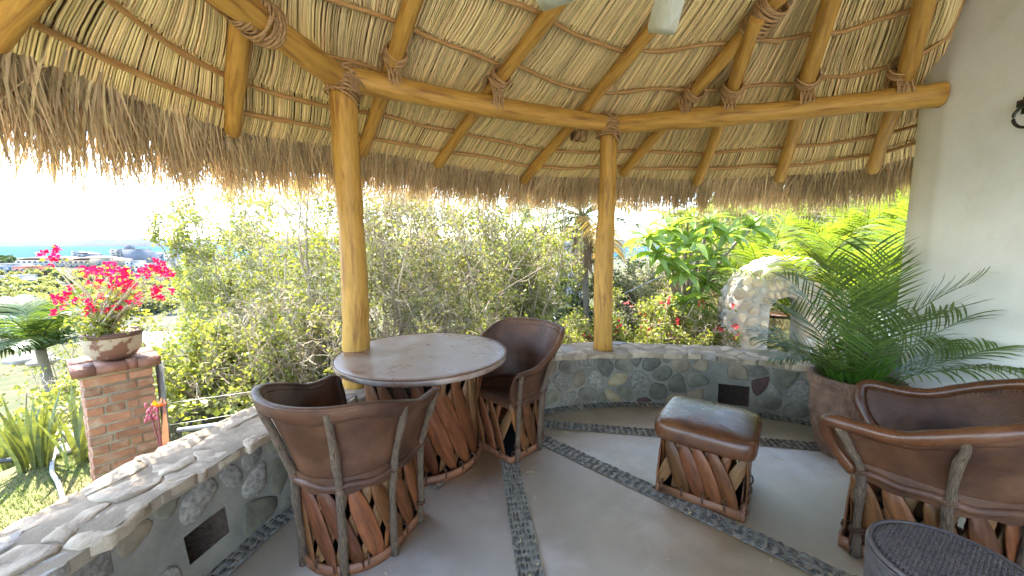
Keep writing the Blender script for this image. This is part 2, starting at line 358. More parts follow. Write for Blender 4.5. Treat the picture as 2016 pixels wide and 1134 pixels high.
# ---------------------------------------------------------------- terrain
def terr(x, y):
    x = np.asarray(x, float); y = np.asarray(y, float)
    d = np.hypot(x-.7, y-1.5); dd = np.maximum(d-5.2, 0)
    dn = -.38-22*(1-np.exp(-dd/34.)); up = -.45+9*(1-np.exp(-dd/26.))
    a = np.where(y > .3, x/np.maximum(y, .3), np.where(x > 0, 3, -3))
    t = sstep(.16, .55, a); t = t*(1-sstep(150, 450, d))
    z = dn*(1-t)+up*t
    z = z-8*sstep(760, 900, d)
    bump = .12*np.sin(x*1.3+.5*y)*np.sin(y*.9+1)+.05*np.sin(x*3.1)*np.sin(y*2.7)
    return z+bump*sstep(5.0, 8, d)
def tz(x, y): return float(terr(x, y))
radii = np.concatenate([np.linspace(1.5, 12, 50), np.geomspace(12.5, 1000, 70)])
ang = np.linspace(0, 2*np.pi, 241)[:-1]
RR, AA = np.meshgrid(radii, ang, indexing='ij')
X = .7+RR*np.cos(AA); Y = 1.5+RR*np.sin(AA)
V = np.stack([X, Y, terr(X, Y)], -1).reshape(-1, 3)
nr, na = RR.shape; idx = np.arange(nr*na).reshape(nr, na)
Q = np.stack([idx[:-1], idx[1:], np.roll(idx[1:], -1, 1), np.roll(idx[:-1], -1, 1)], -1).reshape(-1, 4)
ground = struct(part('ground', mesh_raw('ground', V, [Q], None, True), M['ground']))
# town plain, a sheet just above the hillside's foot
g = G(); xs = np.linspace(-900, 500, 40); ys = np.linspace(90, 740, 30)
XX, YY = np.meshgrid(xs, ys); V = np.stack([XX, YY, terr(XX, YY)*0-21.9], -1).reshape(-1, 3)
i = np.arange(40*30).reshape(30, 40); Q = np.stack([i[:-1, :-1], i[:-1, 1:], i[1:, 1:], i[1:, :-1]], -1).reshape(-1, 4)
struct(part('town_plain', mesh_raw('town_plain', V, [Q]), M['town']))
g = G(); g.add([(-9000, 700, -22.6), (9000, 700, -22.6), (12000, 12000, -22.6), (-12000, 12000, -22.6)], [[0, 1, 2, 3]])
struct(g.obj('sea', M['sea']))
# distant shore across the bay
def ridge(name, y0, xa, xb, n, hf, dep):
    xs = np.linspace(xa, xb, n); V = []
    for x in xs:
        h = hf(x); V += [(x, y0, -23), (x, y0+dep*.3, -23+h), (x, y0+dep, -23)]
    i = np.arange(n*3).reshape(n, 3)
    Q = np.concatenate([np.stack([i[:-1, k], i[1:, k], i[1:, k+1], i[:-1, k+1]], -1) for k in (0, 1)])
    return struct(part(name, mesh_raw(name, V, [Q], None, True), M['farland']))
ridge('far_shore', 5200, -9000, 2500, 160, lambda x: 96+14*math.sin(x*.0021)+7*math.sin(x*.0083)+4*math.sin(x*.031)+(14 if -4400 < x < -3000 else 0)+(9*math.sin(x*.11) if -4000 < x < -3100 else 0), 700)

# lawn and earth path beyond the wall, left
def sheet(name, poly, mat, dz, n=46):
    x0, y0 = np.min(poly, 0); x1, y1 = np.max(poly, 0)
    XX, YY = np.meshgrid(np.linspace(x0, x1, n), np.linspace(y0, y1, n))
    Z = terr(XX, YY)+dz
    V = np.stack([XX, YY, Z], -1).reshape(-1, 3); i = np.arange(n*n).reshape(n, n)
    Q = np.stack([i[:-1, :-1], i[:-1, 1:], i[1:, 1:], i[1:, :-1]], -1).reshape(-1, 4)
    cx = V[Q].mean(1)[:, :2]; pl = np.array(poly)
    inside = np.zeros(len(cx), bool); j = len(pl)-1
    for k in range(len(pl)):
        xi, yi = pl[k]; xj, yj = pl[j]
        c = ((yi > cx[:, 1]) != (yj > cx[:, 1])) & (cx[:, 0] < (xj-xi)*(cx[:, 1]-yi)/(yj-yi+1e-12)+xi)
        inside ^= c; j = k
    return struct(part(name, mesh_raw(name, V, [Q[inside]], None, True), mat))
LAWN = [(-8, -2), (-1.95, -2), (-1.95, 1.6), (-2.3, 2.2), (-2.9, 2.55), (-3.2, 3.1), (-8, 3.5)]
sheet('lawn', LAWN, M['lawn'], .006)

sheet('bounce_patio', [(-9, -12), (9, -12), (9, -2.9), (-1.6, -2.9), (-1.6, -2.4), (-9, -2.4)], mk('bounce_patio_paving', (.6,.55,.47), (.5,.46,.4), scale=2, rough=.9), .02)  # unseen pale paving behind the camera, added to bounce sunlight onto the roof

# ---------------------------------------------------------------- terrace floor
WP = np.array([(-1.50,-3.0),(-1.50,-1.2),(-1.50,.2),(-1.47,1.07),(-1.42,1.62),(-1.31,2.05),(-1.02,2.48),(-.52,2.93),(.15,3.32),(.9,3.52),(1.6,3.48),(2.2,3.30),(2.62,3.08),(2.98,2.80)])
WC = resample(catmull(WP, 600), 900)      # inner top edge of the low wall
SL = np.concatenate([[0], np.cumsum(np.linalg.norm(np.diff(WC, axis=0), axis=1))]); WLEN = SL[-1]
def wpos(s):
    s = np.asarray(s, float)
    return np.stack([np.interp(s, SL, WC[:, 0]), np.interp(s, SL, WC[:, 1])], -1)
def wnrm(s):   # towards the terrace
    d = norm(wpos(np.asarray(s)+.02)-wpos(np.asarray(s)-.02)); return np.stack([d[..., 1], -d[..., 0]], -1)
def wnear(x, y): return float(SL[np.argmin(np.hypot(WC[:, 0]-x, WC[:, 1]-y))])
fl = [tuple(wpos(s)-wnrm(s)*.1) for s in np.linspace(0, WLEN, 120)]
fl += [(3.15, 2.7), (3.15, -2.6), (2.9, -3.0)]
g = G(); n = len(fl)
V = [(x, y, 0) for x, y in fl]+[(x, y, -.45) for x, y in fl]
g.add(V, [list(range(n))[::-1]]+[np.array([[i, (i+1) % n, n+(i+1) % n, n+i] for i in range(n)])])
struct(g.obj('floor', M['concrete']))

# pebble strips: rays from one point near the wall, and a border at the wall's foot
def pebbles(P, width, name, seed):
    """P (n,2) centreline. bed sheet + pebbles"""
    r = np.random.default_rng(seed)
    P = resample(P, max(4, int(np.linalg.norm(np.diff(P, axis=0), axis=1).sum()/.05)))
    T = norm(np.gradient(P, axis=0)); Nn = np.stack([-T[:, 1], T[:, 0]], 1)
    hw = width/2
    V = np.concatenate([np.c_[P+Nn*hw, np.full(len(P), .004)], np.c_[P-Nn*hw, np.full(len(P), .004)]]); k = len(P)
    Q = np.array([[i+k, i+1+k, i+1, i] for i in range(k-1)])
    bed = struct(part('pebble_bed', mesh_raw('pebble_bed', V, [Q]), M['pebbed']))
    L = np.linalg.norm(np.diff(P, axis=0), axis=1).sum(); D = np.concatenate([[0], np.cumsum(np.linalg.norm(np.diff(P, axis=0), axis=1))])
    rows = int(L/.044); C = []; A = []
    for j in range(rows):
        m = int(width/.0195)
        for i in range(m):
            if r.random() < .04: continue
            s = (j+.5)*.044+r.normal()*.004; t = (i+.5)/m*width-hw+r.normal()*.0015
            if abs(t) > hw-.004: t = np.sign(t)*(hw-.006)
            C.append((s, t)); A.append(r.normal()*.28)
    C = np.array(C); A = np.array(A)
    px = np.stack([np.interp(C[:, 0], D, P[:, k]) for k in (0, 1)], 1); tx = norm(np.stack([np.interp(C[:, 0], D, T[:, k]) for k in (0, 1)], 1)); nx = np.stack([-tx[:, 1], tx[:, 0]], 1)
    c = px+nx*C[:, 1:]
    ca, sa = np.cos(A)[:, None], np.sin(A)[:, None]; u = tx*ca+nx*sa; v = -tx*sa+nx*ca
    N = len(c); a = .0205*(1+.18*r.normal(size=N)); b = .0078*(1+.18*r.normal(size=N)); h = .009*(1+.25*r.random(N))
    q = np.linspace(0, 2*np.pi, 7)[:-1]
    ring0 = c[:, None]+u[:, None]*np.cos(q)[None, :, None]*a[:, None, None]+v[:, None]*np.sin(q)[None, :, None]*b[:, None, None]
    ring1 = c[:, None]+(ring0-c[:, None])*.62
    V = np.concatenate([np.concatenate([ring0, np.full((N, 6, 1), .003)], 2), np.concatenate([ring1, np.broadcast_to((.003+h*.8)[:, None, None], (N, 6, 1))], 2), np.concatenate([c, (.003+h)[:, None]], 1)[:, None]], 1)
    base = (np.arange(N)*13)[:, None, None]
    k = np.arange(6); k2 = (k+1) % 6
    F4 = (base+np.stack([k, k2, k2+6, k+6], -1)[None]).reshape(-1, 4); F3 = (base+np.stack([k+6, k2+6, k*0+12], -1)[None]).reshape(-1, 3)
    o = part('pebbles', mesh_raw('pebbles', V.reshape(-1, 3), [F4, F3], None, True), M['pebble'], bed)
    stuff(o); return bed
FC = np.array([-.09, 3.12])
def ray_line(p, ext): p = np.array(p, float); d = norm((p-FC)[None])[0]; return np.array([FC+d*.12, FC+d*ext])
for k, (p, L_) in enumerate([((.086, 1.578), 5.2), ((1.463, 1.578), 4.25), ((2.284, 2.694), 2.9), ((-.286, 2.708), 1.0)]):
    pebbles(ray_line(p, L_), .125, 'strip', k+3)
pebbles(np.array([wpos(s)+wnrm(s)*.085 for s in np.linspace(1.5, WLEN-.1, 80)]), .1, 'border', 20)
pebbles(np.array([(2.82, 2.6), (2.82, 1.2), (2.82, -.5)]), .12, 'border', 21)

# ---------------------------------------------------------------- voronoi stones
def clip(poly, p, n):
    out = []; m = len(poly)
    for i in range(m):
        a = poly[i]; b = poly[(i+1) % m]; da = np.dot(a-p, n); db = np.dot(b-p, n)
        if da <= 0: out.append(a)
        if da*db < 0: out.append(a+(b-a)*(da/(da-db)))
    return out
def cells(w, h, size, r, asp=1.0, gap=.01, jit=.42, offx=0, edge=None):
    nx = max(1, int(round(w/(size*asp)))); ny = max(1, int(round(h/size)))
    S = []
    for j in range(-1, ny+1):
        for i in range(-1, nx+1):
            S.append(((i+.5+(.5*(j % 2))+r.uniform(-jit, jit))*w/nx, (j+.5+r.uniform(-jit, jit)*.8)*h/ny))
    S = np.array(S); out = []
    for i, c in enumerate(S):
        poly = [np.array(q, float) for q in ((0, 0), (w, 0), (w, h), (0, h))]
        dd = np.hypot(*(S-c).T); order = np.argsort(dd)[1:16]
        for j in order:
            n = (S[j]-c)/dd[j]; poly = clip(poly, c+n*(dd[j]/2-gap*(.4+r.random()*1.2)), n)
            if len(poly) < 3: break
        if len(poly) >= 3:
            P = np.array(poly); P = P[np.r_[True, np.linalg.norm(np.diff(P, axis=0), axis=1) > 1e-4]]
            if len(P) >= 3:
                ar = .5*abs(np.dot(P[:, 0], np.roll(P[:, 1], 1))-np.dot(P[:, 1], np.roll(P[:, 0], 1)))
                if ar > .12*size*size: out.append(P)
    return out
def rounded(P, it=2):
    for _ in range(it):
        Q = np.roll(P, -1, 0); P = np.stack([P*.75+Q*.25, P*.25+Q*.75], 1).reshape(-1, 2)
    return P
nn = noise.noise
def stone_mesh(P, fmap, prot, r, flat=False, n=12, dome=.006, sink=.008):
    """P outline in (s,h), fmap(s,h,out)->xyz"""
    P = resample(np.vstack([P, P[:1]]), n+1)[:-1]
    c = P.mean(0); P = c+(P-c)*(1+r.normal(size=(n, 1))*(.03 if not flat else .05))
    V = []
    rings = [(1, -sink), (.97, prot*.6), (.88, prot), (.5, prot+dome)] if not flat else [(1, -sink), (1.0, prot*.6), (.94, prot), (.62, prot+dome), (.3, prot+dome)]
    tilt = r.normal(size=2)*(.03 if not flat else .06)
    for k, o in rings:
        Q = c+(P-c)*k; oo = o+(0 if o < 0 else 1)*((Q-c)@tilt+r.normal(size=n)*prot*.14)+(np.array([nn(Vector((a*14, b*14, 3)))*.012+nn(Vector((a*37, b*37, 9)))*.004 for a, b in Q]) if flat and o > 0 else 0)
        V.append(fmap(Q[:, 0], Q[:, 1], oo))
    V.append(fmap(c[:1], c[1:2], np.array([prot+dome*1.2])))
    V = np.concatenate(V); F = []
    k = np.arange(n); k2 = (k+1) % n
    for j in range(len(rings)-1): F.append(np.stack([k+j*n, k2+j*n, k2+(j+1)*n, k+(j+1)*n], -1))
    j = len(rings)-1; F.append(np.stack([k+j*n, k2+j*n, np.full(n, (j+1)*n)], -1))
    org = V.mean(0)
    return mesh_raw('stone', V-org, F, None, True), Matrix.Translation(Vector(org))

# ---------------------------------------------------------------- low terrace wall
wall = thing('stone_wall', 'low curved river stone wall with rough flagstone top running round the terrace', 'wall')
WH = .47; TH_ = .37
NICHE = [(wnear(-1.42, 1.62)-.10, wnear(-1.42, 1.62)+.10, .11, .24), (wnear(2.02, 3.36)-.12, wnear(2.02, 3.36)+.13, .05, .23)]
def inner(s, h, o):   # point on the inner face, slight batter
    s = np.asarray(s, float); p = wpos(s); n = wnrm(s); k = .05*(1-np.asarray(h)/WH)-.01+np.asarray(o)
    q = p+n*k[..., None]; return np.concatenate([q, (np.asarray(h)+0*s)[..., None]], -1)
sv = sorted(set(np.linspace(.6, WLEN, 150).round(4).tolist()+[n[0] for n in NICHE]+[n[1] for n in NICHE])); hv = sorted(set([0, .12, .35, WH]+[n[2] for n in NICHE]+[n[3] for n in NICHE]))
hv = [-.45]+hv
g = G(); SS, HH = np.meshgrid(sv, hv, indexing='ij'); V = inner(SS.ravel(), np.maximum(HH.ravel(), -.45), 0*SS.ravel())
nn = noise.noise
for i in range(len(V)): V[i, :2] += wnrm(SS.ravel()[i])*.008*nn(Vector(V[i]*7))
i = np.arange(len(sv)*len(hv)).reshape(len(sv), len(hv)); keep = []
for a in range(len(sv)-1):
    for b in range(len(hv)-1):
        sm = (sv[a]+sv[a+1])/2; hm = (hv[b]+hv[b+1])/2
        if any(n[0] < sm < n[1] and n[2] < hm < n[3] for n in NICHE): continue
        keep.append([i[a, b], i[a+1, b], i[a+1, b+1], i[a, b+1]])
g.add(V, [np.array(keep)])
for s0, s1, h0, h1 in NICHE:
    q = lambda s, h, o: inner(np.array([s]), np.array([h]), np.array([o]))[0]
    D = -.33; V = [q(s, h, o) for s, h in ((s0, h0), (s1, h0), (s1, h1), (s0, h1)) for o in (0, D)]
    gd = G(); gd.add(V, [np.array([[0, 1, 3, 2], [2, 3, 5, 4], [4, 5, 7, 6], [6, 7, 1, 0], [1, 7, 5, 3]])]); gd.obj('drain_opening', M['soil'], wall)  # dark soil colour stands in for the shade inside the opening
# outer face + top of core
po = np.array([wpos(s)-wnrm(s)*(TH_-.02) for s in sv]); pi_ = np.array([wpos(s)-wnrm(s)*.01 for s in sv]); k = len(sv)
V = np.concatenate([np.c_[pi_, np.full(k, WH)], np.c_[po, np.full(k, WH)], np.c_[po, np.full(k, -.9)]])
a = np.arange(k-1); g.add(V, [np.stack([a, a+1, a+1+k, a+k], -1), np.stack([a+k, a+1+k, a+1+2*k, a+2*k], -1)])
g.obj('mortar_core', M['mortar'], wall)
r = np.random.default_rng(11)
S0 = 2.9
for P in cells(WLEN-S0, WH-.03, .15, r, asp=1.3, gap=.006, jit=.47):
    c = P.mean(0)
    if any(n[0] < c[0]+S0 < n[1] and n[2]-.01 < c[1] < n[3] for n in NICHE): continue
    if any(n[0] < np.clip(n[0]/2+n[1]/2, P[:, 0].min()+S0, P[:, 0].max()+S0) < n[1] and n[2] < np.clip((n[2]+n[3])/2, P[:, 1].min(), P[:, 1].max()) < n[3] for n in NICHE): continue
    sc = r.uniform(.88, 1.06) ; P = c+(rounded(P, 1)-c)*sc
    m_, Mx = stone_mesh(P, lambda s, h, o: inner(s+S0, h+.015, o), r.uniform(.005, .015), r, dome=.004, n=14)
    part('stone', m_, M['stone%d' % r.choice(6, p=[.24, .22, .07, .22, .17, .08])], wall, Mx)
# flagstone top
def topmap(s, t, o):
    p = wpos(s+S0); n = wnrm(s+S0); q = p-n*(np.asarray(t)-.03)[..., None]
    h = WH+.004+np.asarray(o)+.012*np.sin((s+t)*9)*np.cos(s*4.3)
    return np.concatenate([q, h[..., None]], -1)
g = G(); sv2 = np.linspace(.6, WLEN+.02, 260); tv = np.linspace(.01, TH_-.01+.03, 9)
A_, B_ = np.meshgrid(sv2, tv, indexing='ij'); q = topmap(A_.ravel()-S0, B_.ravel(), 0*A_.ravel()+.008)
for j in range(len(q)): q[j, 2] += .012*nn(Vector(q[j]*9))
i = np.arange(len(q)).reshape(A_.shape); Qf = np.stack([i[:-1, :-1], i[1:, :-1], i[1:, 1:], i[:-1, 1:]], -1).reshape(-1, 4)
g.add(q, [Qf[:, ::-1]])
low = q.copy().reshape(A_.shape+(3,)); V = np.concatenate([low[:, 0], low[:, 0]-[0, 0, .05], low[:, -1], low[:, -1]-[0, 0, .05]]); k = len(sv2); a = np.arange(k-1)
g.add(V, [np.stack([a, a+1, a+1+k, a+k], -1), np.stack([a+2*k, a+1+2*k, a+1+3*k, a+3*k], -1)])
g.obj('cap_bed', M['capmortar'], wall, smooth=True)
for P in cells(WLEN-S0, TH_+.05, .15, r, asp=1.5, gap=.003, jit=.45):
    c = P.mean(0); P = c+(P-c)*r.uniform(.97, 1.03)
    P[:, 1] += np.where(P[:, 1] < .03, r.normal(size=len(P))*.012, 0)
    m_, Mx = stone_mesh(P, topmap, r.uniform(.006, .012), r, flat=True, dome=.0, n=20, sink=.03)
    part('capstone', m_, M['cap%d' % (r.random() < .12)], wall, Mx)
# raised block where the low wall meets the house wall
g = G()
s0 = wnear(2.72, 3.02); ss = np.linspace(s0, WLEN+.03, 8)
a_ = np.array([wpos(s)+wnrm(s)*.03 for s in ss]); b_ = np.array([wpos(s)-wnrm(s)*.36 for s in ss]); k = len(ss)
V = np.concatenate([np.c_[a_, np.full(k, 0)], np.c_[a_, np.full(k, .74)], np.c_[b_, np.full(k, .74)], np.c_[b_, np.full(k, 0)]]); i = np.arange(k-1)
g.add(V, [np.stack([i, i+1, i+1+k, i+k], -1), np.stack([i+k, i+1+k, i+1+2*k, i+2*k], -1), np.stack([i+2*k, i+1+2*k, i+1+3*k, i+3*k], -1), np.array([[0, k, 2*k, 3*k]])])
g.obj('end_block', M['mortar'], wall)

# ---------------------------------------------------------------- house wall on the right
hw_ = thing('house_wall', 'tall white plastered house wall with rounded corner at the right of the terrace', 'wall')
pl = catmull([(4.6, 3.25), (3.6, 3.18), (3.2, 3.08), (3.0, 2.93), (2.925, 2.74), (2.90, 2.5), (2.9, 1.6), (2.9, .4), (2.9, -2.0)], 120)
g = G(); zs = np.linspace(-.9, 3.9, 24); A_, B_ = np.meshgrid(np.arange(len(pl)), zs, indexing='ij')
V = np.c_[pl[A_.ravel(), 0], pl[A_.ravel(), 1], B_.ravel()]
for j in range(len(V)):
    k = nn(Vector(V[j]*1.3))*.012+nn(Vector(V[j]*4))*.003; V[j, 0] += k; V[j, 1] += k*.5
i = np.arange(len(V)).reshape(A_.shape); g.add(V, [np.stack([i[:-1, :-1], i[:-1, 1:], i[1:, 1:], i[1:, :-1]], -1).reshape(-1, 4)])
g.add([(4.6, 3.25, -.9), (4.6, 3.25, 3.9), (4.6, -2.0, 3.9), (4.6, -2.0, -.9)], [[0, 1, 2, 3]])
g.add([(2.9, -2.0, 3.9), (2.9, -2.0, -.9), (4.6, -2.0, -.9), (4.6, -2.0, 3.9)], [[0, 1, 2, 3]])
g.add([(2.9, -2.0, 3.9), (2.925, 2.74, 3.9), (3.2, 3.08, 3.9), (4.6, 3.25, 3.9), (4.6, -2.0, 3.9)], [[0, 4, 3, 2, 1]])
g.obj('plaster', M['plaster'], hw_, smooth=True)
# black iron ring hook on the wall
hk = thing('towel_ring', 'black iron ring on a short bracket fixed to the white wall', 'hook', (2.9, 2.2, 0))
g = G(); zc = 2.235
pth = [(-.05, .03, zc+.035), (-.055, .055, zc+.0), (-.055, .05, zc-.05), (-.055, .01, zc-.085), (-.055, -.05, zc-.075), (-.055, -.075, zc-.03), (-.05, -.06, zc+.03)]
V, F, U = tubes(catmull(pth, 24), .008, 8); g.add(V, F, U); g.obj('ring', M['black'], hk, smooth=True)
g = G(); g.box(-.07, 0, -.05, .04, zc+.03, zc+.065); g.box(-.012, .004, -.07, .06, zc+.0, zc+.095); g.obj('bracket', M['black'], hk)

# ---------------------------------------------------------------- palapa roof
RE = [((-1.75,-.7,2.45),(-.85,-.5)), ((-2.15,.2,2.35),(-.98,-.1)), ((-2.09,1.64,2.33),(-.95,.3)), ((-1.95,2.77,2.30),(-.643,.766)), ((-1.35,3.57,2.35),(-.558,.83)),
      ((-.74,3.99,2.32),(-.579,.815)), ((.15,4.61,2.26),(-.43,.903)), ((1.24,4.34,2.31),(-.244,.97)), ((2.09,4.39,2.22),(.276,.961)), ((2.79,4.07,2.20),(.479,.878)),
      ((3.37,3.65,2.21),(.615,.789)), ((4.1,2.9,2.45),(.8,.6)), ((4.7,1.6,2.6),(.98,.2)), ((4.8,0,2.6),(1,-.1)), ((4.1,-1.2,2.7),(.8,-.6)), ((2.5,-1.7,2.7),(.3,-.95)), ((.6,-1.7,2.7),(-.2,-.98)), ((-.8,-1.4,2.6),(-.6,-.8))]  # unseen rear eave is cut short and raised to let in skylight
nR = len(RE)
RN = [list(n) for e, n in RE]
RN[5] = (-.6, .8); RN[6] = (-.42, .9); RN[7] = (-.15, .98); RN[8] = (.15, .98); RN[9] = (.42, .905); RN[10] = (.6, .8)
Ea = np.array([e for e, n in RE]); Ea[6] = (.2, 4.5, 2.28); Ea[7] = (1.15, 4.52, 2.26)
Na = norm(np.array(RN, float))
def per(Aarr, t):   # periodic catmull
    n = len(Aarr); i = np.floor(t).astype(int); f = (t-i)[..., None]
    p0, p1, p2, p3 = Aarr[(i-1) % n], Aarr[i % n], Aarr[(i+1) % n], Aarr[(i+2) % n]
    return .5*((2*p1)+(-p0+p2)*f+(2*p0-5*p1+4*p2-p3)*f*f+(-p0+3*p1-3*p2+p3)*f**3)
APEX = np.array([1.45, .6, 3.85])
def surf(t, d, off):
    t = np.asarray(t, float)%nR; d = np.asarray(d, float); off = np.asarray(off, float)
    E = per(Ea, t); n = norm(per(Na, t))
    s = np.empty(E.shape); s[..., :2] = E[..., :2]-n*d[..., None]; s[..., 2] = E[..., 2]+.4*d+off*.93
    s[..., :2] += n*(off*.37)[..., None]
    s[..., 2] += .5*sstep(-.03, .13, (s[..., 0]*.93-s[..., 1])/1.366)*sstep(1.7, 2.3, s[..., 0])   # the thatch is dressed up against the house wall
    return s
roof = thing('palapa_roof', 'palm thatched palapa roof of golden log rafters, crooked battens and shaggy fringe over the terrace', 'roof')
tt = np.linspace(0, nR, 181)[:-1]
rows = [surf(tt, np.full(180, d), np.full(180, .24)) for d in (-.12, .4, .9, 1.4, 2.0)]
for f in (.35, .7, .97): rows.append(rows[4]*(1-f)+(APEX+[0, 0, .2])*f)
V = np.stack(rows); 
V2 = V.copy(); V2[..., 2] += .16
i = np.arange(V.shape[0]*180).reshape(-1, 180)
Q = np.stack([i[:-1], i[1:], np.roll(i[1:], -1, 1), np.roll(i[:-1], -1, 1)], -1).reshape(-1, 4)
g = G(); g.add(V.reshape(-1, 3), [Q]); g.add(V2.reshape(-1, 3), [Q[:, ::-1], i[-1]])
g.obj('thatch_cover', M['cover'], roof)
# palm stalks in overlapping courses
bounds = [(-.14, .85), (.395, 1.25), (.80, 1.65), (1.19, 2.05), (1.59, 2.5), (2.02, 3.0)]
g = G()
for ri, (a, b) in enumerate(bounds):
    tg = np.linspace(.8, 12.4, 4000); pm = surf(tg, np.full(4000, a+.2), np.zeros(4000)); dl = np.concatenate([[0], np.cumsum(np.linalg.norm(np.diff(pm, axis=0), axis=1))])
    for layer in range(2):
        n = int(dl[-1]/(.0126 if layer == 0 else .06)); t0 = np.interp(np.linspace(0, dl[-1], n)+rng.normal(size=n)*.0025, dl, tg)
        K = 8; f = np.linspace(0, 1, K)[None]
        lowend = a+rng.normal(size=(n, 1))*.008; d = lowend+(b-lowend)*f
        clump = np.array([nn(Vector((x*3.1, ri*5.3, 0))) for x in t0])[:, None]
        off = .106+.058*f**.9-.012*np.sin(np.minimum(f*2.2, 1)*np.pi)+layer*.012+.006*clump*f+rng.normal(size=(n, 1))*.002+rng.normal(size=(n, K))*.0008
        off = np.maximum(off, .09)
        T_ = t0[:, None]+rng.normal(size=(n, 1))*.006*f+(.03*np.sin(t0*2.3+ri)[:, None]*np.sin(f*5.0)+.035*clump*np.sin(f*4.))
        P = surf(T_, d, off)
        V, F, U = tubes(P, (.0046+.0014*rng.random((n, 1)))*np.ones((1, K)), 5, caps=False, flat=.8, twist=.3)
        g.add(V, F, U)
stuff(g.obj('thatch_stalk', M['stalk'], roof, smooth=True))
# loose leaf blades just above the eave batten
def blades(n, d0, d1, Lr, tilt, spread, w0, offb):
    tg = np.linspace(.6, 12.6, 4000); pm = surf(tg, np.zeros(4000), np.zeros(4000)); dl = np.concatenate([[0], np.cumsum(np.linalg.norm(np.diff(pm, axis=0), axis=1))])
    t0 = np.interp(rng.random(n)*dl[-1], dl, tg)
    d = rng.uniform(d0, d1, n); off = rng.uniform(offb, offb+.1, n)
    P0 = surf(t0, d, off); E = norm(per(Na, t0 % nR)); out = np.c_[E, np.zeros(n)]; side = np.c_[-E[:, 1], E[:, 0], np.zeros(n)]
    cl = .5*np.sin(t0*17.)+.35*np.sin(t0*41+1)+.2*np.sin(t0*97)       # clumps
    L = rng.uniform(*Lr, n)*(1+.12*cl)*(1.17+.4*(1-sstep(1.8, 4.5, t0))); K = 6
    th = np.maximum(.36, rng.normal(tilt, .12, n)+.08*cl); sp = rng.normal(0, spread, n)+.12*np.sin(t0*23)
    P = [P0]; p = P0
    for k in range(K-1):
        ang = th+(math.pi/2-th)*min(1, (k*.3)**1.3); sp2 = sp+rng.normal(0, .02, n)
        dr = out*np.cos(ang)[:, None]+side*np.sin(sp2)[:, None]*.8-np.array([0, 0, 1.])*np.sin(ang)[:, None]
        p = p+norm(dr)*(L/(K-1))[:, None]; P.append(p)
    P = np.stack(P, 1); W = w0*(1+.4*rng.random((n, 1)))*np.array([1, 1, .85, .6, .35, .08])[None]
    sd_ = norm(side*1.0+out*rng.normal(0, .8, (n, 1))+np.array([0, 0, .1]))
    return ribbons(P, W, sd_)
g = G()
for a in [(8000, -.2, .04, (.32, .56), .42, .18, .006, .12), (7000, -.28, -.05, (.28, .5), .6, .25, .006, .13), (7000, -.2, .1, (.25, .42), .5, .25, .0035, .17), (1500, -.2, .05, (.3, .5), .45, .5, .003, .11), (1500, -.28, -.1, (.38, .56), .7, .2, .0024, .12)]:
    V, F, U = blades(*a); g.add(V, F, U)
stuff(g.obj('thatch_fringe', M['fringe'], roof))
# rafters
CUT = {-1: None}
for i, (e, n) in enumerate(RE):
    n3 = np.array([-n[0], -n[1], .4]); L = {8: 1.82, 7: 3.4}.get(i, 3.0)
    if i == 11 or i == 12 or i == 13: L = 1.0
    e = np.array(e); r0 = .055 if i == 2 else .052
    g = G(); log(g, e-n3*.02, e+n3*L, r0, r0*.95, 16, .012, 20)
    g.obj('rafter', M['log'], roof, smooth=True)
# battens laid over the rafters
for bi, d in enumerate([.09, .37, .78, 1.17, 1.57, 2.0, 2.45]):
    marks = np.arange(.4, 12.6, 1.0) if bi % 2 else np.array([.5, 2.15, 4.1, 6.3, 8.2, 10.1, 12.5])
    for a, b in zip(marks[:-1], marks[1:]):
        if b-a < 1.5 and bi % 2: 
            pass
    seg = [(.5, 3.05), (2.95, 5.1), (5.0, 7.1), (7.0, 9.1), (9.0, 12.5)] if bi % 2 else [(.5, 2.1), (2.0, 4.1), (4.0, 6.1), (6.0, 8.1), (8.0, 10.1), (10.0, 12.5)]
    for a, b in seg:
        n = 26; t = np.linspace(a, b, n); ph = rng.random(4)*6.3
        dd = d+.014*np.sin(t*3.1+ph[0])+.008*np.sin(t*7.3+ph[1]); of = .082+.006*np.sin(t*5+ph[2])
        P = surf(t, dd, of); R = (.0165 if bi < 2 else .0145)*(1+.12*np.sin(t*9+ph[3])+.08*rng.normal(size=n))
        g = G(); V, F, U = tubes(P, R[None], 9, True); g.add(V, F, U); g.obj('batten', M['batten'], roof, smooth=True)
# ring beams
P1 = np.array([-1.12, 2.67]); P2 = np.array([.9, 3.67]); WE = np.array([2.93, 2.72])
BZ = 2.60
beams = [((-1.45, .2, BZ), (-1.34, 1.35, BZ)), ((-1.36, 1.2, BZ+.0), (-1.12, 2.74, BZ)), ((-1.2, 2.63, BZ-.005), (.98, 3.71, BZ+.0)), ((.8, 3.72, BZ), (2.915, 2.71, BZ-.09))]
for a, b in beams:
    g = G(); log(g, a, b, .08, .075, 18, .013, 24); g.obj('beam', M['log'], roof, smooth=True)
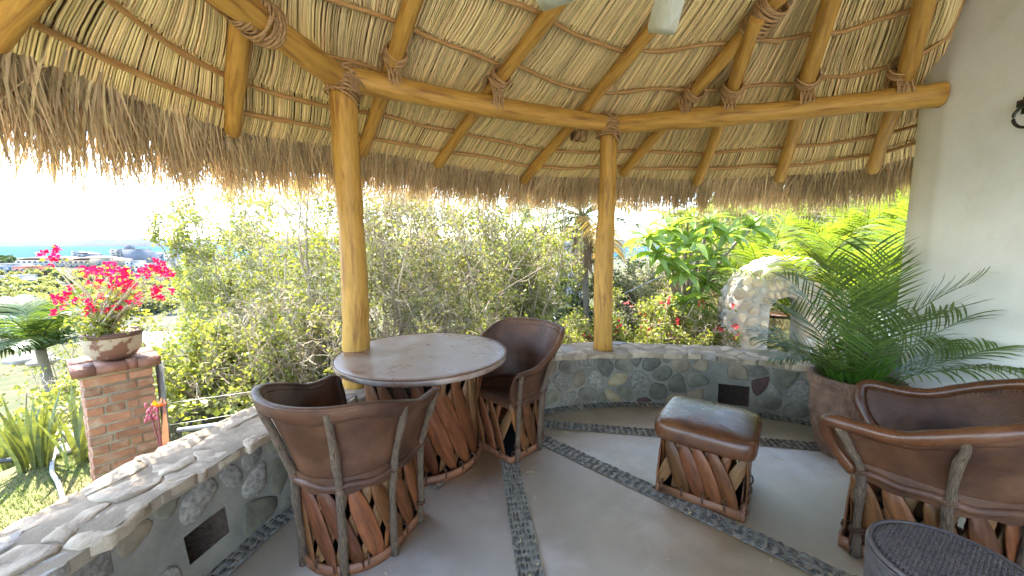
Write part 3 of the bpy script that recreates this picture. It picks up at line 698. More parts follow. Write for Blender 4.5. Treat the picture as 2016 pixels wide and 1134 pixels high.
# lashings
def loops(g, C, ax, up, ry, rx, n, spread, tilt, rr=.0075, jitter=.006):
    """oval loops around axis ax, long radius along up"""
    ax = norm(np.array([ax], float))[0]; up = np.array(up, float); up = norm((up-ax*np.dot(up, ax))[None])[0]; sdv = np.cross(ax, up)
    q = np.linspace(0, 2*np.pi, 23)
    PP = []
    for k in range(n):
        o = (k-(n-1)/2)*spread/max(1, n-1)*2*.5; tl = tilt*(1 if k % 2 else -1)*rng.uniform(.4, 1)
        ryy = ry+rng.normal()*jitter*.5; rxx = rx+rng.normal()*jitter*.5
        pts = np.array(C)+ax*o+np.outer(np.cos(q)*ryy, up)+np.outer(np.sin(q)*rxx, sdv)+np.outer(np.cos(q)*tl*ryy+rng.normal()*jitter*np.sin(q*2), ax)
        PP.append(pts)
    V, F, U = tubes(np.array(PP), rr, 6, False); g.add(V, F, U)
bd = {0: None}
crossings = [(-1.27,1.96,0),(-.84,2.81,1),(-.15,3.15,1),(.65,3.9,1),(1.48,3.4,2),(1.77,3.26,2),(2.23,3.05,2),(2.72,2.82,2)]
axs = [np.array([.18,.98,0]), np.array([.896,.444,0]), np.array([.9,-.43,-.04])]
idxs = [3,4,5,6,7,8,9,10]
for (x, y, b), ri in zip(crossings, idxs):
    g = G(); zc = BZ+.06-(.04*(x-.9) if b == 2 else 0)
    loops(g, (x, y, zc+.0), axs[b], (0, 0, 1), .14, .090, 7, .075, .3)
    loops(g, (x, y, zc+.0), axs[b], (0, 0, 1), .137, .088, 3, .03, .5)
    e, n = RE[ri]; n3 = np.array([-n[0], -n[1], .4])
    loops(g, (x-n[0]*.1, y-n[1]*.1, zc+.11), n3, (0, 0, 1), .072, .070, 6, .06, .1)
    g.obj('rope_lashing', M['rope'], roof, smooth=True)
for (x, y) in (P1, P2):
    g = G(); loops(g, (x, y, BZ-.07), (.25, .1, 1), (1, .4, 0), .105, .105, 8, .09, .35)
    loops(g, (x, y, BZ-.02), (-.35, .2, 1), (1, .4, 0), .115, .112, 6, .07, .5)
    loops(g, (x, y, BZ+.0), (.896, .444, 0), (0, 0, 1), .1, .095, 5, .09, .5)
    g.obj('rope_lashing', M['rope'], roof, smooth=True)
g = G(); loops(g, (-1.24, 2.03, BZ), (.2, .98, 0), (0, 0, 1), .1, .095, 8, .1, .3); g.obj('rope_lashing', M['rope'], roof, smooth=True)
e, n = RE[7]; e = np.array(e); n3 = norm(np.array([[-n[0], -n[1], .4]]))[0]
g = G(); loops(g, e+n3*1.83, n3, (0, 0, 1), .085, .092, 16, .2, .08, .008, .004); g.obj('rope_lashing', M['rope'], roof, smooth=True)

# posts on the low wall
def post(x, y, z0, z1, r0, r1, label, kx=0):
    p = thing('wooden_post', label, 'post', (x, y, z0), 0, 'log posts holding up the palapa roof')
    g = G(); n = 26; t = np.linspace(0, 1, n); ph = rng.random(3)*6
    P = np.c_[.016*np.sin(t*4+ph[0])*np.sin(t*3.1)+kx*t, .012*np.sin(t*5+ph[1]), t*(z1-z0)]
    R = (r0+(r1-r0)*t)*(1+.035*np.sin(t*8+ph[2])+.02*rng.normal(size=n)); R[0] *= 1.06
    V, F, U = tubes(P, R[None], 20, True); g.add(V, F, U); g.obj('log', M['log'], p, smooth=True)
post(-1.13, 2.69, .44, 2.56, .092, .084, 'thick golden log post on the low wall behind the near chair and table')
post(.9, 3.69, .47, 2.56, .092, .078, 'golden log post on the low wall midway between far chair and stone arch')

# ceiling fan
fan = thing('ceiling_fan', 'ceiling fan with pale limed wood blades hanging under the thatch', 'fan', (.575, 1.40, 2.5))
def blade(angle):
    me_n = 'blade'; g = G(); L0, L1 = .16, .56
    xs = np.linspace(L0, L1, 9); hwid = np.interp(xs, [L0, .25, .5, L1], [.045, .055, .065, .058])
    V = []
    for x, h in zip(xs, hwid): V += [(x, -h, -.012), (x, h, .012), (x, h, .020), (x, -h, -.004)]
    k = len(xs); i = np.arange(k*4).reshape(k, 4); Q = []
    for a in range(4): Q.append(np.stack([i[:-1, a], i[:-1, (a+1) % 4], i[1:, (a+1) % 4], i[1:, a]], -1))
    g.add(V, [np.concatenate(Q), i[0][::-1], i[-1]])
    b = g.obj('blade', M['fan'], fan, M=Matrix.Rotation(angle, 4, 'Z'))
    g = G(); g.box(.07, .2, -.018, .018, .018, .026); g.obj('blade_iron', M['black'], b)
a0 = rad(76)
for k in range(5): blade(a0+k*2*math.pi/5)
g = G(); V, F, U = lathe([(.0, -.1), (.06, -.09), (.1, -.05), (.105, .03), (.07, .08), (.02, .1), (.0, .1)], 32); g.add(V, F, U); g.obj('motor', M['black'], fan, smooth=True)
g = G(); V, F, U = tubes([(0, 0, .08), (0, 0, 1.2)], .014, 10); g.add(V, F, U); g.obj('downrod', M['black'], fan)
# ---------------------------------------------------------------- equipal furniture
def slat_me(L, Wd, T=.007, r=None):
    n = 9; t = np.linspace(-1, 1, n); w = Wd*(1-np.abs(t)**3.2)*.5+.006; z = t*L/2
    bow = .006*(1-t*t)
    V = []
    for k in range(n): V += [(-w[k], bow[k]-T/2, z[k]), (w[k], bow[k]-T/2, z[k]), (w[k]*.9, bow[k]+T/2, z[k]), (-w[k]*.9, bow[k]+T/2, z[k])]
    i = np.arange(n*4).reshape(n, 4); Q = np.concatenate([np.stack([i[:-1, a], i[:-1, (a+1) % 4], i[1:, (a+1) % 4], i[1:, a]], -1) for a in range(4)])
    return mesh_raw('slat', V, [Q, i[0][::-1], i[-1]])
def frame_m(p, out, tilt, z):
    out = np.array([out[0], out[1], 0.]); out /= np.linalg.norm(out); tan = np.array([out[1], -out[0], 0]); up = np.array([0, 0, 1.])
    zz = up*math.cos(tilt)+tan*math.sin(tilt); xx = np.cross(out, zz)
    m = Matrix([[xx[0], out[0], zz[0], p[0]], [xx[1], out[1], zz[1], p[1]], [xx[2], out[2], zz[2], z], [0, 0, 0, 1]])
    return m
def dpath(w, yf, n=80, sq=.02):
    """closed D: straight front at +y, straight sides, round back"""
    P = [(-w, yf)]+[(w, yf)]+[(w, .02)]+[(w*math.cos(a), -w*1.02*math.sin(a)) for a in np.linspace(.1, math.pi-.1, 20)]+[(-w, .02)]+[(-w, yf)]
    P = resample(P, n+1)[:-1]; c = norm(np.roll(P, -1, 0)-np.roll(P, 1, 0)); out = np.stack([-c[:, 1], c[:, 0]], 1)
    out *= np.sign((out*P).sum(1).mean())
    return P, out
def sqpath(a, b, n=80):
    P = resample([(-a, b), (a, b), (a, -b), (-a, -b), (-a, b)], n+1)[:-1]; c = norm(np.roll(P, -1, 0)-np.roll(P, 1, 0)); out = np.stack([-c[:, 1], c[:, 0]], 1)
    return P, out*np.sign((out*P).sum(1).mean())
def band(P, out, z0, z1, t, g, off=0.):
    """closed board ring"""
    n = len(P); R = [np.c_[P+out*(off+o), np.full(n, z)] for o, z in ((0, z0), (t, z0), (t, z1), (0, z1))]
    V = np.concatenate(R); k = np.arange(n); k2 = (k+1) % n
    g.add(V, [np.concatenate([np.stack([k+a*n, k2+a*n, k2+((a+1) % 4)*n, k+((a+1) % 4)*n], -1) for a in range(4)])])
def slatwall(parent, P, out, z0, z1, N, Wd, flare=0., seed=0, light=.2, corners=()):
    r = np.random.default_rng(seed); H = z1-z0; tilt = rad(21)
    me = slat_me(H/math.cos(tilt)*1.04, Wd); me2 = slat_me(H/math.cos(tilt)*1.02, Wd*.78)
    me.materials.append(M['slat']); me2.materials.append(M['slat'])
    meL = me.copy(); meL.materials[0] = M['slat_light']; me2L = me2.copy(); me2L.materials[0] = M['slat_light']
    n = len(P); Pc = np.vstack([P, P[:1]]); D = np.concatenate([[0], np.cumsum(np.linalg.norm(np.diff(Pc, axis=0), axis=1))])
    for lay in range(2):
        for k in range(N):
            s = (k+.5*lay+.25)/N*D[-1] % D[-1]
            i = min(n-1, int(np.searchsorted(D, s)-1)); f = (s-D[i])/(D[i+1]-D[i]); p = Pc[i]+(Pc[i+1]-Pc[i])*f; o = out[i]
            if len(corners) and np.min(np.hypot(*(corners-p).T)) < .062: continue
            sg = 1 if lay == 0 else -1
            m_ = frame_m(p+o*(.004 if lay == 0 else -.014), o, sg*(tilt+r.normal()*.03), (z0+z1)/2+r.normal()*.004)
            if flare: m_ = m_ @ Matrix.Rotation(flare, 4, 'X')
            part('slat', (meL if r.random() < light else me) if lay == 0 else (me2L if r.random() < .6 else me2), None, parent, m_ @ Matrix.Rotation(r.normal()*.06, 4, 'Z'))
def lacing(g, P, out, z, N, off=.02):
    n = len(P); Pc = np.vstack([P, P[:1]]); D = np.concatenate([[0], np.cumsum(np.linalg.norm(np.diff(Pc, axis=0), axis=1))])
    for k in range(N):
        s = (k+.75)/N*D[-1] % D[-1]; i = min(n-1, int(np.searchsorted(D, s)-1)); p = Pc[i]+(Pc[i+1]-Pc[i])*(s-D[i])/(D[i+1]-D[i]); o = out[i]
        q = np.linspace(0, 2*np.pi, 9); c = np.array([*(p+o*.004), z]); o3 = np.array([*o, 0])
        V, F, U = tubes(c+np.outer(np.cos(q)*.02, o3)+np.outer(np.sin(q)*.034, [0, 0, 1]), .005, 5, False); g.add(V, F, U)

def superellipse(a, b, z0, z1, rc, edge, n=72, dome=.02):
    """soft padded cushion, rounded rectangle"""
    q = np.linspace(0, 2*np.pi, n+1)[:-1]; e = .32
    bx = np.sign(np.cos(q))*np.abs(np.cos(q))**e; by = np.sign(np.sin(q))*np.abs(np.sin(q))**e
    L = [(0.0, z0), (.9, z0), (.985, z0+.006), (1.0, z0+edge*.5), (1.0, z1-edge*.75), (.985, z1-edge*.4), (.95, z1-edge*.15), (.88, z1), (.6, z1+dome*.7), (.3, z1+dome), (0, z1+dome)]
    V = []
    for s, z in L: V.append(np.c_[a*bx*s, b*by*s, np.full(n, z)])
    V = np.concatenate(V); i = np.arange(len(L)*n).reshape(len(L), n)
    Q = np.stack([i[:-1], np.roll(i[:-1], -1, 1), np.roll(i[1:], -1, 1), i[1:]], -1).reshape(-1, 4)
    for j in range(len(V)): V[j, 2] += nn(Vector(V[j]*9))*.003
    return V, [Q], None

def equipal_chair(name, label, loc, face, scale=1., pad=False, seed=1, back=.86, arm=.70, group=None, thick=.020, SH=.42):
    c = thing(name, label, 'chair', loc, face-math.pi/2, group); c.scale = (scale,)*3
    w, yf = .265, .25; P, out = dpath(w, yf, 100)
    g = G(); band(P, out, .0, .055, .018, g); g.obj('base_board', M['basewood'], c)
    g = G(); band(P, out, SH-.05, SH-.01, .016, g, -.012); g.obj('seat_frame', M['basewood'], c)
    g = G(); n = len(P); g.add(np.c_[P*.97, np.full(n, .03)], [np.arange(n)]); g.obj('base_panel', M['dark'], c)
    slatwall(c, P, out, .02, SH-.02, 16, .085, 0, seed, .05, np.array([(-w, yf), (w, yf)]))
    g = G(); lacing(g, P, out, .055, 15); stuff(g.obj('lacing', M['leather'], c, smooth=True))
    # seat
    K = 6; V = []
    for j, f in enumerate(np.linspace(1.06, 0, K)): V.append(np.c_[P*f, np.full(n, .01+SH-.03*(1-f/1.06)**1.2-(.012 if j == 0 else 0))])
    V = [np.c_[P*1.06, np.full(n, SH-.035)]]+V; V = np.concatenate(V); i = np.arange((K+1)*n).reshape(K+1, n)
    g = G(); g.add(V, [np.stack([i[:-1], np.roll(i[:-1], -1, 1), np.roll(i[1:], -1, 1), i[1:]], -1).reshape(-1, 4)]); g.obj('seat', M['leather'], c, smooth=True)
    # backrest shell
    A = np.linspace(-1, 1, 61); pathP = []
    op = resample([(-w, yf-.03), (-w, .02)]+[(-w*math.cos(a), -w*1.02*math.sin(a)) for a in np.linspace(.1, math.pi-.1, 24)]+[(w, .02), (w, yf-.03)], 61)
    tn = norm(np.gradient(op, axis=0)); on = np.stack([tn[:, 1], -tn[:, 0]], 1); on *= np.sign((on*op).sum(1).mean())
    aa = np.abs(A); Ht = back-(back-arm)*sstep(.3, .85, aa); fl = .145-.06*sstep(.3, .9, aa)
    fwd = np.zeros((61, 2)); fwd[:, 1] = .06*sstep(.75, 1, aa)
    if pad: fwd[:, 1] = .10*sstep(.7, 1, aa)
    vv = np.linspace(0, 1, 12)
    def sh(k, v, o):
        p = op[k]+on[k]*(.012+fl[k]*(v**1.35)+o)+fwd[k]*math.sin(v*math.pi*.62)*1.05
        return np.array([p[0], p[1], SH-.02+(Ht[k]-SH+.02)*v])
    V = []
    for o in (0, .009):
        for k in range(61):
            for v in vv: V.append(sh(k, v, o)+np.array([0, 0, .0]))
    V = np.array(V)
    for j in range(len(V)): V[j] += .004*nn(Vector(V[j]*11+Vector((seed, 0, 0))))*np.array([1, 1, 0])
    i = np.arange(len(V)).reshape(2, 61, 12)
    g = G(); q = lambda a: np.stack([a[:-1, :-1], a[:-1, 1:], a[1:, 1:], a[1:, :-1]], -1).reshape(-1, 4)
    Fs = [q(i[0]), q(i[1])[:, ::-1]]
    for e in (0, -1): Fs.append(np.stack([i[0, e, :-1], i[0, e, 1:], i[1, e, 1:], i[1, e, :-1]], -1))
    g.add(V, [np.concatenate(Fs)]); shell = g.obj('backrest', M['leather'], c, smooth=True)
    # rim, down both front ends
    R = thick
    top = [sh(k, 1, .004)+np.array([*(on[k]*.008), 0]) for k in range(61)]
    endL = [sh(0, v, .004)+np.array([0, .012, 0]) for v in np.linspace(.02, .94, 9)]; endR = [sh(60, v, .004)+np.array([0, .012, 0]) for v in np.linspace(.94, .02, 9)]
    rp = resample(catmull(np.array(endL+top[1:-1:2]+endR), 300), 130)
    if pad:
        V, F, U = tubes(rp, R*(1+.05*np.sin(np.arange(130)*.9))[None], 12, True)
    else:
        # flat folded lip: oval section lying outwards
        V, F, U = tubes(rp, R, 10, True, flat=.5)
    g = G(); g.add(V, F, U); rim = g.obj('rim', M['leather_pad'] if pad else M['leather'], c, smooth=True)
    # leather flap folded over the stick tops
    g = G(); rows_ = [[sh(k, 1, .012)+np.array([*(on[k]*.012), .004]) for k in range(61)], [sh(k, .97, .034) for k in range(61)], [sh(k, .9, .037) for k in range(61)], [sh(k, .83+.02*math.sin(k*.52), .030+.004*math.sin(k*1.7)) for k in range(61)], [sh(k, .82+.02*math.sin(k*.52), .014) for k in range(61)]]
    V = np.array(rows_).reshape(-1, 3); i = np.arange(len(V)).reshape(5, 61); g.add(V, [np.stack([i[:-1, :-1], i[:-1, 1:], i[1:, 1:], i[1:, :-1]], -1).reshape(-1, 4)]); g.obj('leather_flap', M['leather'], c, smooth=True)
    # stitching under the rim
    g = G(); st = []
    for k in range(2, 59):
        for f in (0, .5):
            a = sh(k, .925, -.001); b = sh(min(k+1, 60), .925, -.001); p = a+(b-a)*f; st.append([p-np.array([0, 0, .004]), p+np.array([0, 0, .004])])
            a = sh(k, .925, .011); b = sh(min(k+1, 60), .925, .011); p = a+(b-a)*f; st.append([p-np.array([0, 0, .004]), p+np.array([0, 0, .004])])
    V, F, U = tubes(np.array(st), .0032, 4); g.add(V, F, U); g.obj('stitching', M['leather'], shell)
    # soft leather roll round the bottom of the shell
    rl = np.array([[*(op[k]+on[k]*.03), SH-.005+.006*math.sin(k*.7)] for k in range(61)])
    g = G(); V, F, U = tubes(rl, .022, 9, True); g.add(V, F, U)
    n2 = 61; V = np.concatenate([np.c_[op+on*.034, np.full(61, SH+.04)], np.c_[op+on*.04, np.full(61, SH-.01)], np.c_[op+on*.03, SH-.048+.008*np.sin(np.arange(61)*.8)]])
    k = np.arange(60); g.add(V, [np.concatenate([np.stack([k+a*61, k+1+a*61, k+1+(a+1)*61, k+(a+1)*61], -1) for a in (0, 1)])])
    g.obj('leather_apron', M['leather'], c, smooth=True)
    # bark sticks outside the shell
    r = np.random.default_rng(seed+5)
    for ai in (1, 13, 24, 36, 47, 59):
        b = np.array([*(op[ai]+on[ai]*.022), 0.0]); t = sh(ai, .96, .022); K = 12; f = np.linspace(0, 1, K)[:, None]
        mid = np.array([*(op[ai]+on[ai]*.036), SH]); P_ = np.where(f < .5, b+(mid-b)*f*2, mid+(t-mid)*(f*2-1))+r.normal(size=(K, 3))*.0025
        rr = .0195*(1+.12*r.normal(size=K))*np.linspace(1.05, .9, K)
        g = G(); V, F, U = tubes(P_, rr[None], 9, True); g.add(V, F, U); stk = g.obj('bark_stick', M['bark'], c, smooth=True)
        q_ = np.linspace(0, 2*np.pi, 15)
        for zz in ((SH, .13) if ai in (1, 59) else (SH,)):
            g = G()
            for dz in (-.008, .008):
                ctr = np.array([*(op[ai]+on[ai]*(.034 if zz > .3 else .024)), zz+dz])
                V, F, U = tubes(ctr+np.outer(np.cos(q_)*.021, [*on[ai], 0])+np.outer(np.sin(q_)*.021, [-on[ai][1], on[ai][0], .2]), .009, 6, False, flat=.6); g.add(V, F, U)
            g.obj('strap', M['leather'], stk, smooth=True)
    return c

def table():
    c = thing('round_table', 'round leather topped dining table on a drum of crossed wood slats', 'table', (-.62, 2.61, 0), .3)
    g = G(); R = .58
    V, F, U = lathe([(0, .712), (R-.03, .711), (R-.006, .713), (R, .718), (R+.002, .73), (R, .746), (R-.005, .752), (R-.014, .755), (R-.05, .7555), (.3, .756), (0, .756)], 96); g.add(V, F, U)
    top = g.obj('tabletop', M['tabletop'], c, smooth=True)
    g = G(); V, F, U = tubes(np.array([[(R+.001)*math.cos(a), (R+.001)*math.sin(a), .752] for a in np.linspace(0, 2*math.pi, 97)]), .004, 6, False); g.add(V, F, U); g.obj('edge_trim', M['slat_light'], top, smooth=True)
    q = np.linspace(0, 2*np.pi, 97)[:-1]; P = np.stack([np.cos(q), np.sin(q)], 1)
    g = G(); band(P*.375, P, 0, .055, .018, g); g.obj('base_board', M['basewood'], c, smooth=False)
    g = G(); band(P*.33, P, .655, .704, .016, g); g.obj('top_ring', M['basewood'], c)
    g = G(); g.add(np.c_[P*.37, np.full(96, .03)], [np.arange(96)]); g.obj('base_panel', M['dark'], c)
    slatwall(c, P*.358, P, .03, .70, 20, .10, -.075, 3, .2)
    g = G(); lacing(g, P*.378, P, .055, 20); stuff(g.obj('lacing', M['leather'], c, smooth=True))
table()
equipal_chair('barrel_chair', 'leather barrel chair with its back to us, in front of the table at left', (-.80, 1.83, 0), math.atan2(.95, .30), .90, False, 1, .95, .82, 'leather and slat barrel chairs', SH=.50)
equipal_chair('barrel_chair', 'leather barrel chair on the far side of the round table, facing the table', (-.02, 2.81, 0), math.atan2(-.7, -.7), .92, False, 2, .95, .72, 'leather and slat barrel chairs', SH=.47)
equipal_chair('barrel_chair', 'leather barrel armchair with thick padded rim in front of the white wall', (2.03, 1.72, 0), math.atan2(.79, -.61), 1.03, True, 3, .83, .65, 'leather and slat barrel chairs', thick=.03)

# stool
st = thing('leather_stool', 'square stool with padded leather top on crossed wood slats', 'stool', (1.205, 2.235, 0), math.atan2(-.585, .81))
P, out = sqpath(.225, .225, 88)
g = G(); 
for sx in (-1, 1):
    g.box(sx*.225-.009, sx*.225+.009, -.234, .234, 0, .055); 
for sy in (-1, 1): g.box(-.2155, .2155, sy*.225-.009, sy*.225+.009, .001, .056)
g.obj('base_board', M['basewood'], st)
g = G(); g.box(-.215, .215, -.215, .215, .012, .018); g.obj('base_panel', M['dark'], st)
slatwall(st, P*.985, out, .03, .365, 22, .075, 0, 8, .05, np.array([(a, b) for a in (-.225, .225) for b in (-.225, .225)]))
g = G(); lacing(g, P, out, .055, 16); stuff(g.obj('lacing', M['leather'], st, smooth=True))
g = G(); V, F, U = superellipse(.272, .268, .350, .462, .05, .06, dome=.012); g.add(V, F); g.obj('cushion', M['leather_pad'], st, smooth=True)
g = G(); g.box(-.2, .2, -.2, .2, .33, .349); g.obj('seat_board', M['basewood'], st)

# wicker side table
wt = thing('wicker_table', 'round grey brown wicker side table with woven top in the bottom right corner', 'table', (1.47, 1.155, 0), .6)
R = .205; Hh = .445; g = G(); n = 36
for d_ in range(2):
    for k in range(n):
        o = (k+.5)/n*2*R-R; hl = math.sqrt(max(0, R*R-o*o))
        if hl < .02: continue
        t = np.linspace(-hl, hl, 74); z = Hh+.0022*np.sin(t/(2*R/n)*math.pi+k*math.pi+(d_*math.pi))
        z -= .012*sstep(.85, 1.0, np.hypot(t, o)/R)
        P = np.stack([t, np.full(74, o), z], 1) if d_ == 0 else np.stack([np.full(74, o), t, z], 1)
        V, F, U = tubes(P, .0054, 4, False, flat=.35, twist=.78, ref=(0, 0, 1)); g.add(V, F, U)
stuff(g.obj('woven_top', M['wicker'], wt, smooth=True))
g = G(); nv = 96
for j in range(34):
    z = .012+j*(Hh-.02)/34; q = np.linspace(0, 2*np.pi, 2*nv+1); rr = R+.008-.02*(1-z/Hh)+.0022*np.sin(q*nv/2*2+j*math.pi)
    V, F, U = tubes(np.stack([rr*np.cos(q), rr*np.sin(q), np.full(len(q), z)], 1), .0058, 4, False, flat=1, twist=.78, ref=(0, 0, 1)); g.add(V, F, U)
for k in range(nv):
    a = (k+.5)/nv*2*np.pi; z = np.linspace(.0, Hh-.006, 30); rr = R+.006-.02*(1-z/Hh); rr[-2:] -= np.array([.003, .012])
    V, F, U = tubes(np.stack([rr*np.cos(a), rr*np.sin(a), z], 1), .003, 4, False); g.add(V, F, U)
q = np.linspace(0, 2*np.pi, 120); V, F, U = tubes(np.stack([(R+.0)*np.cos(q), (R+.0)*np.sin(q), np.full(120, Hh-.008)], 1), .009, 8, False); g.add(V, F, U)
stuff(g.obj('woven_side', M['wicker'], wt, smooth=True))
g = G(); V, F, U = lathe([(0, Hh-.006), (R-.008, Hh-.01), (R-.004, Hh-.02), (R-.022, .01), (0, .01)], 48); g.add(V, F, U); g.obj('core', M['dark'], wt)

# big clay planter
PX, PY = 2.42, 2.60
pt = thing('clay_planter', 'large carved brown clay planter holding the dark areca palm beside the white wall', 'planter', (PX, PY, 0))
def relief(V, an, prof):
    for k in range(len(prof)):
        z = prof[k, 1]; r_ = prof[k, 0]
        if r_ < .17 or z < .05: continue
        d = np.zeros_like(an)
        if z > .54: d = .010*np.sin(an*38+z*260)
        elif .47 < z < .49 or .3 < z < .33: d = .013*np.abs(np.sin(an*24+z*90))
        else: d = .005*np.sin(an*70)*np.sin(z*30+an*3)+.011*(np.abs(np.sin(an*6+z*9)) > .96)
        V[k, :, 0] += d*np.cos(an); V[k, :, 1] += d*np.sin(an)
    return V
zs = np.linspace(0.0, .56, 80); rs = np.interp(zs, [0, .1, .3, .48, .5, .54, .56], [.165, .19, .228, .238, .24, .256, .26])
prof = [(0, .0)]+list(zip(rs, zs))+[(.262, .575), (.25, .585), (.228, .58), (.222, .55), (.2, .5), (0, .5)]
g = G(); V, F, U = lathe(prof, 240, relief); g.add(V, F, U); g.obj('pot', M['clay'], pt, smooth=True)
g = G(); V, F, U = lathe([(.222, .515), (.15, .53), (0, .535)], 40); g.add(V, F, U); g.obj('soil', M['soil'], pt, smooth=True)
# ---------------------------------------------------------------- plants
def frond_geo(g, Lr, phi0, phi1, nl, ll, lw, droop=.5, fwd=.75, K=5, az=0, org=(0,0,0), rr=.006, start=.18, twist=0., r=None, vee=.35):
    r = r or rng
    n = 22; f = np.linspace(0, 1, n); ph = phi0+(phi1-phi0)*f**1.3
    st = Lr/(n-1); dx = np.sin(ph)*st; dz = np.cos(ph)*st
    side = np.cumsum(twist*f*st)
    P = np.stack([np.concatenate([[0], np.cumsum(dx[:-1])]), side, np.concatenate([[0], np.cumsum(dz[:-1])])], 1)
    T = norm(np.gradient(P, axis=0))
    ca, sa = math.cos(az), math.sin(az); Rz = np.array([[ca, -sa, 0], [sa, ca, 0], [0, 0, 1]])
    V, F, U = tubes(P @ Rz.T+org, np.linspace(rr, rr*.25, n)[None], 5, False); g.add(V, F, U)
    fl = np.repeat(np.linspace(start, .99, nl), 2)+r.normal(size=nl*2)*.004; fl = np.clip(fl, 0, .999)
    sg = np.tile([1, -1], nl)
    p0 = np.stack([np.interp(fl, f, P[:, k]) for k in range(3)], 1); t = norm(np.stack([np.interp(fl, f, T[:, k]) for k in range(3)], 1))
    s = np.stack([0*sg, sg*1., 0*sg], 1); up = norm(np.cross(t, np.array([[0, 1., 0]]))); up *= -np.sign(up[:, 2:3]+1e-6)*-1
    L = ll*(.55+.6*np.sin(np.clip((fl-start)/(1-start), 0, 1)*math.pi*.85+.25))*(1+.08*r.normal(size=len(fl)))
    d = norm(t*(fwd+.5*(fl-.3))[:, None]+s+up*vee+r.normal(size=s.shape)*.06)
    pts = [p0]; p = p0
    for k in range(1, K):
        d = norm(d+np.array([0, 0, -1.])*droop*(.25+.25*k)/K*2); p = p+d*(L/(K-1))[:, None]; pts.append(p)
    Pp = np.stack(pts, 1); wd = norm(np.cross(d, up+.01)); Wp = np.array([.5, 1, .95, .6, .06])[:K] if K == 5 else np.array([.6, 1, .7, .06])
    W = lw*Wp[None]*(1+.1*r.normal(size=(len(fl), 1)))
    V, F, U = ribbons(Pp @ Rz.T+org, W, (wd @ Rz.T)); g.add(V, F, U)

def palm_clump(root, n, Lr, mat, nl, ll, lw, phi, r, spreadz=.05, drp=(.3, .8), fixx=None, rr=.006, name='frond', az0=0, azr=2*math.pi, z0=0):
    for k in range(n):
        g = G(); az = az0+(k+r.random()*.7)/n*azr; L = Lr*r.uniform(.75, 1.1); p0 = r.uniform(*phi[0]); p1 = p0+r.uniform(*phi[1])
        frond_geo(g, L, p0, p1, nl, ll, lw, r.uniform(*drp), .75, 5, az, (spreadz*math.cos(az), spreadz*math.sin(az), z0), rr, .2, r.normal()*.15, r)
        if fixx is not None:
            for i in range(len(g.V)): 
                x = g.V[i][:, 0]+fixx[0]; lim = fixx[1]
                g.V[i][:, 0] = np.where(x > lim, lim+.15*np.tanh((x-lim)/.15), x)-fixx[0]
        g.obj(name, mat, root)

# potted areca
ar = thing('areca_palm', 'dark green areca palm with arching feathery fronds growing in the clay planter', 'palm plant', (PX, PY, .53))
r = np.random.default_rng(5)
fx = (PX, 2.70)
palm_clump(ar, 7, .95, M['areca'], 22, .27, .0065, ((.03, .35), (.4, 1.0)), r, .05, fixx=fx, drp=(.1, .35))
palm_clump(ar, 6, .8, M['areca'], 20, .27, .0065, ((.4, .8), (.5, 1.0)), r, .07, fixx=fx, drp=(.15, .5))
palm_clump(ar, 3, .75, M['areca'], 24, .25, .0075, ((.8, 1.0), (.3, .6)), r, .07, fixx=fx, az0=5.2, azr=1.2)
palm_clump(ar, 3, .68, M['areca'], 24, .24, .0075, ((.8, 1.1), (.5, .9)), r, .07, fixx=fx, az0=2.5, azr=1.2)
g = G()   # thin young stems round the base
n = 170; a = r.random(n)*6.28; q = r.random(n)*.17; b = np.stack([q*np.cos(a), q*np.sin(a), np.zeros(n)], 1)
d = norm(np.stack([np.cos(a)*.5, np.sin(a)*.5, np.full(n, 1.)], 1)+r.normal(size=(n, 3))*.22); L = r.uniform(.14, .42, n)
Pp = np.stack([b+d*(L*f)[:, None]-np.array([0, 0, 1])*(f*f*.08*L)[:, None] for f in (0, .33, .66, 1)], 1)
V, F, U = ribbons(Pp, .005*np.array([[1, .9, .6, .08]]), norm(np.cross(d, r.normal(size=(n, 3))))); g.add(V, F, U)
g.obj('young_shoots', leafm('fresh_shoot', (.09, .2, .02), (.06, .15, .02)), ar)

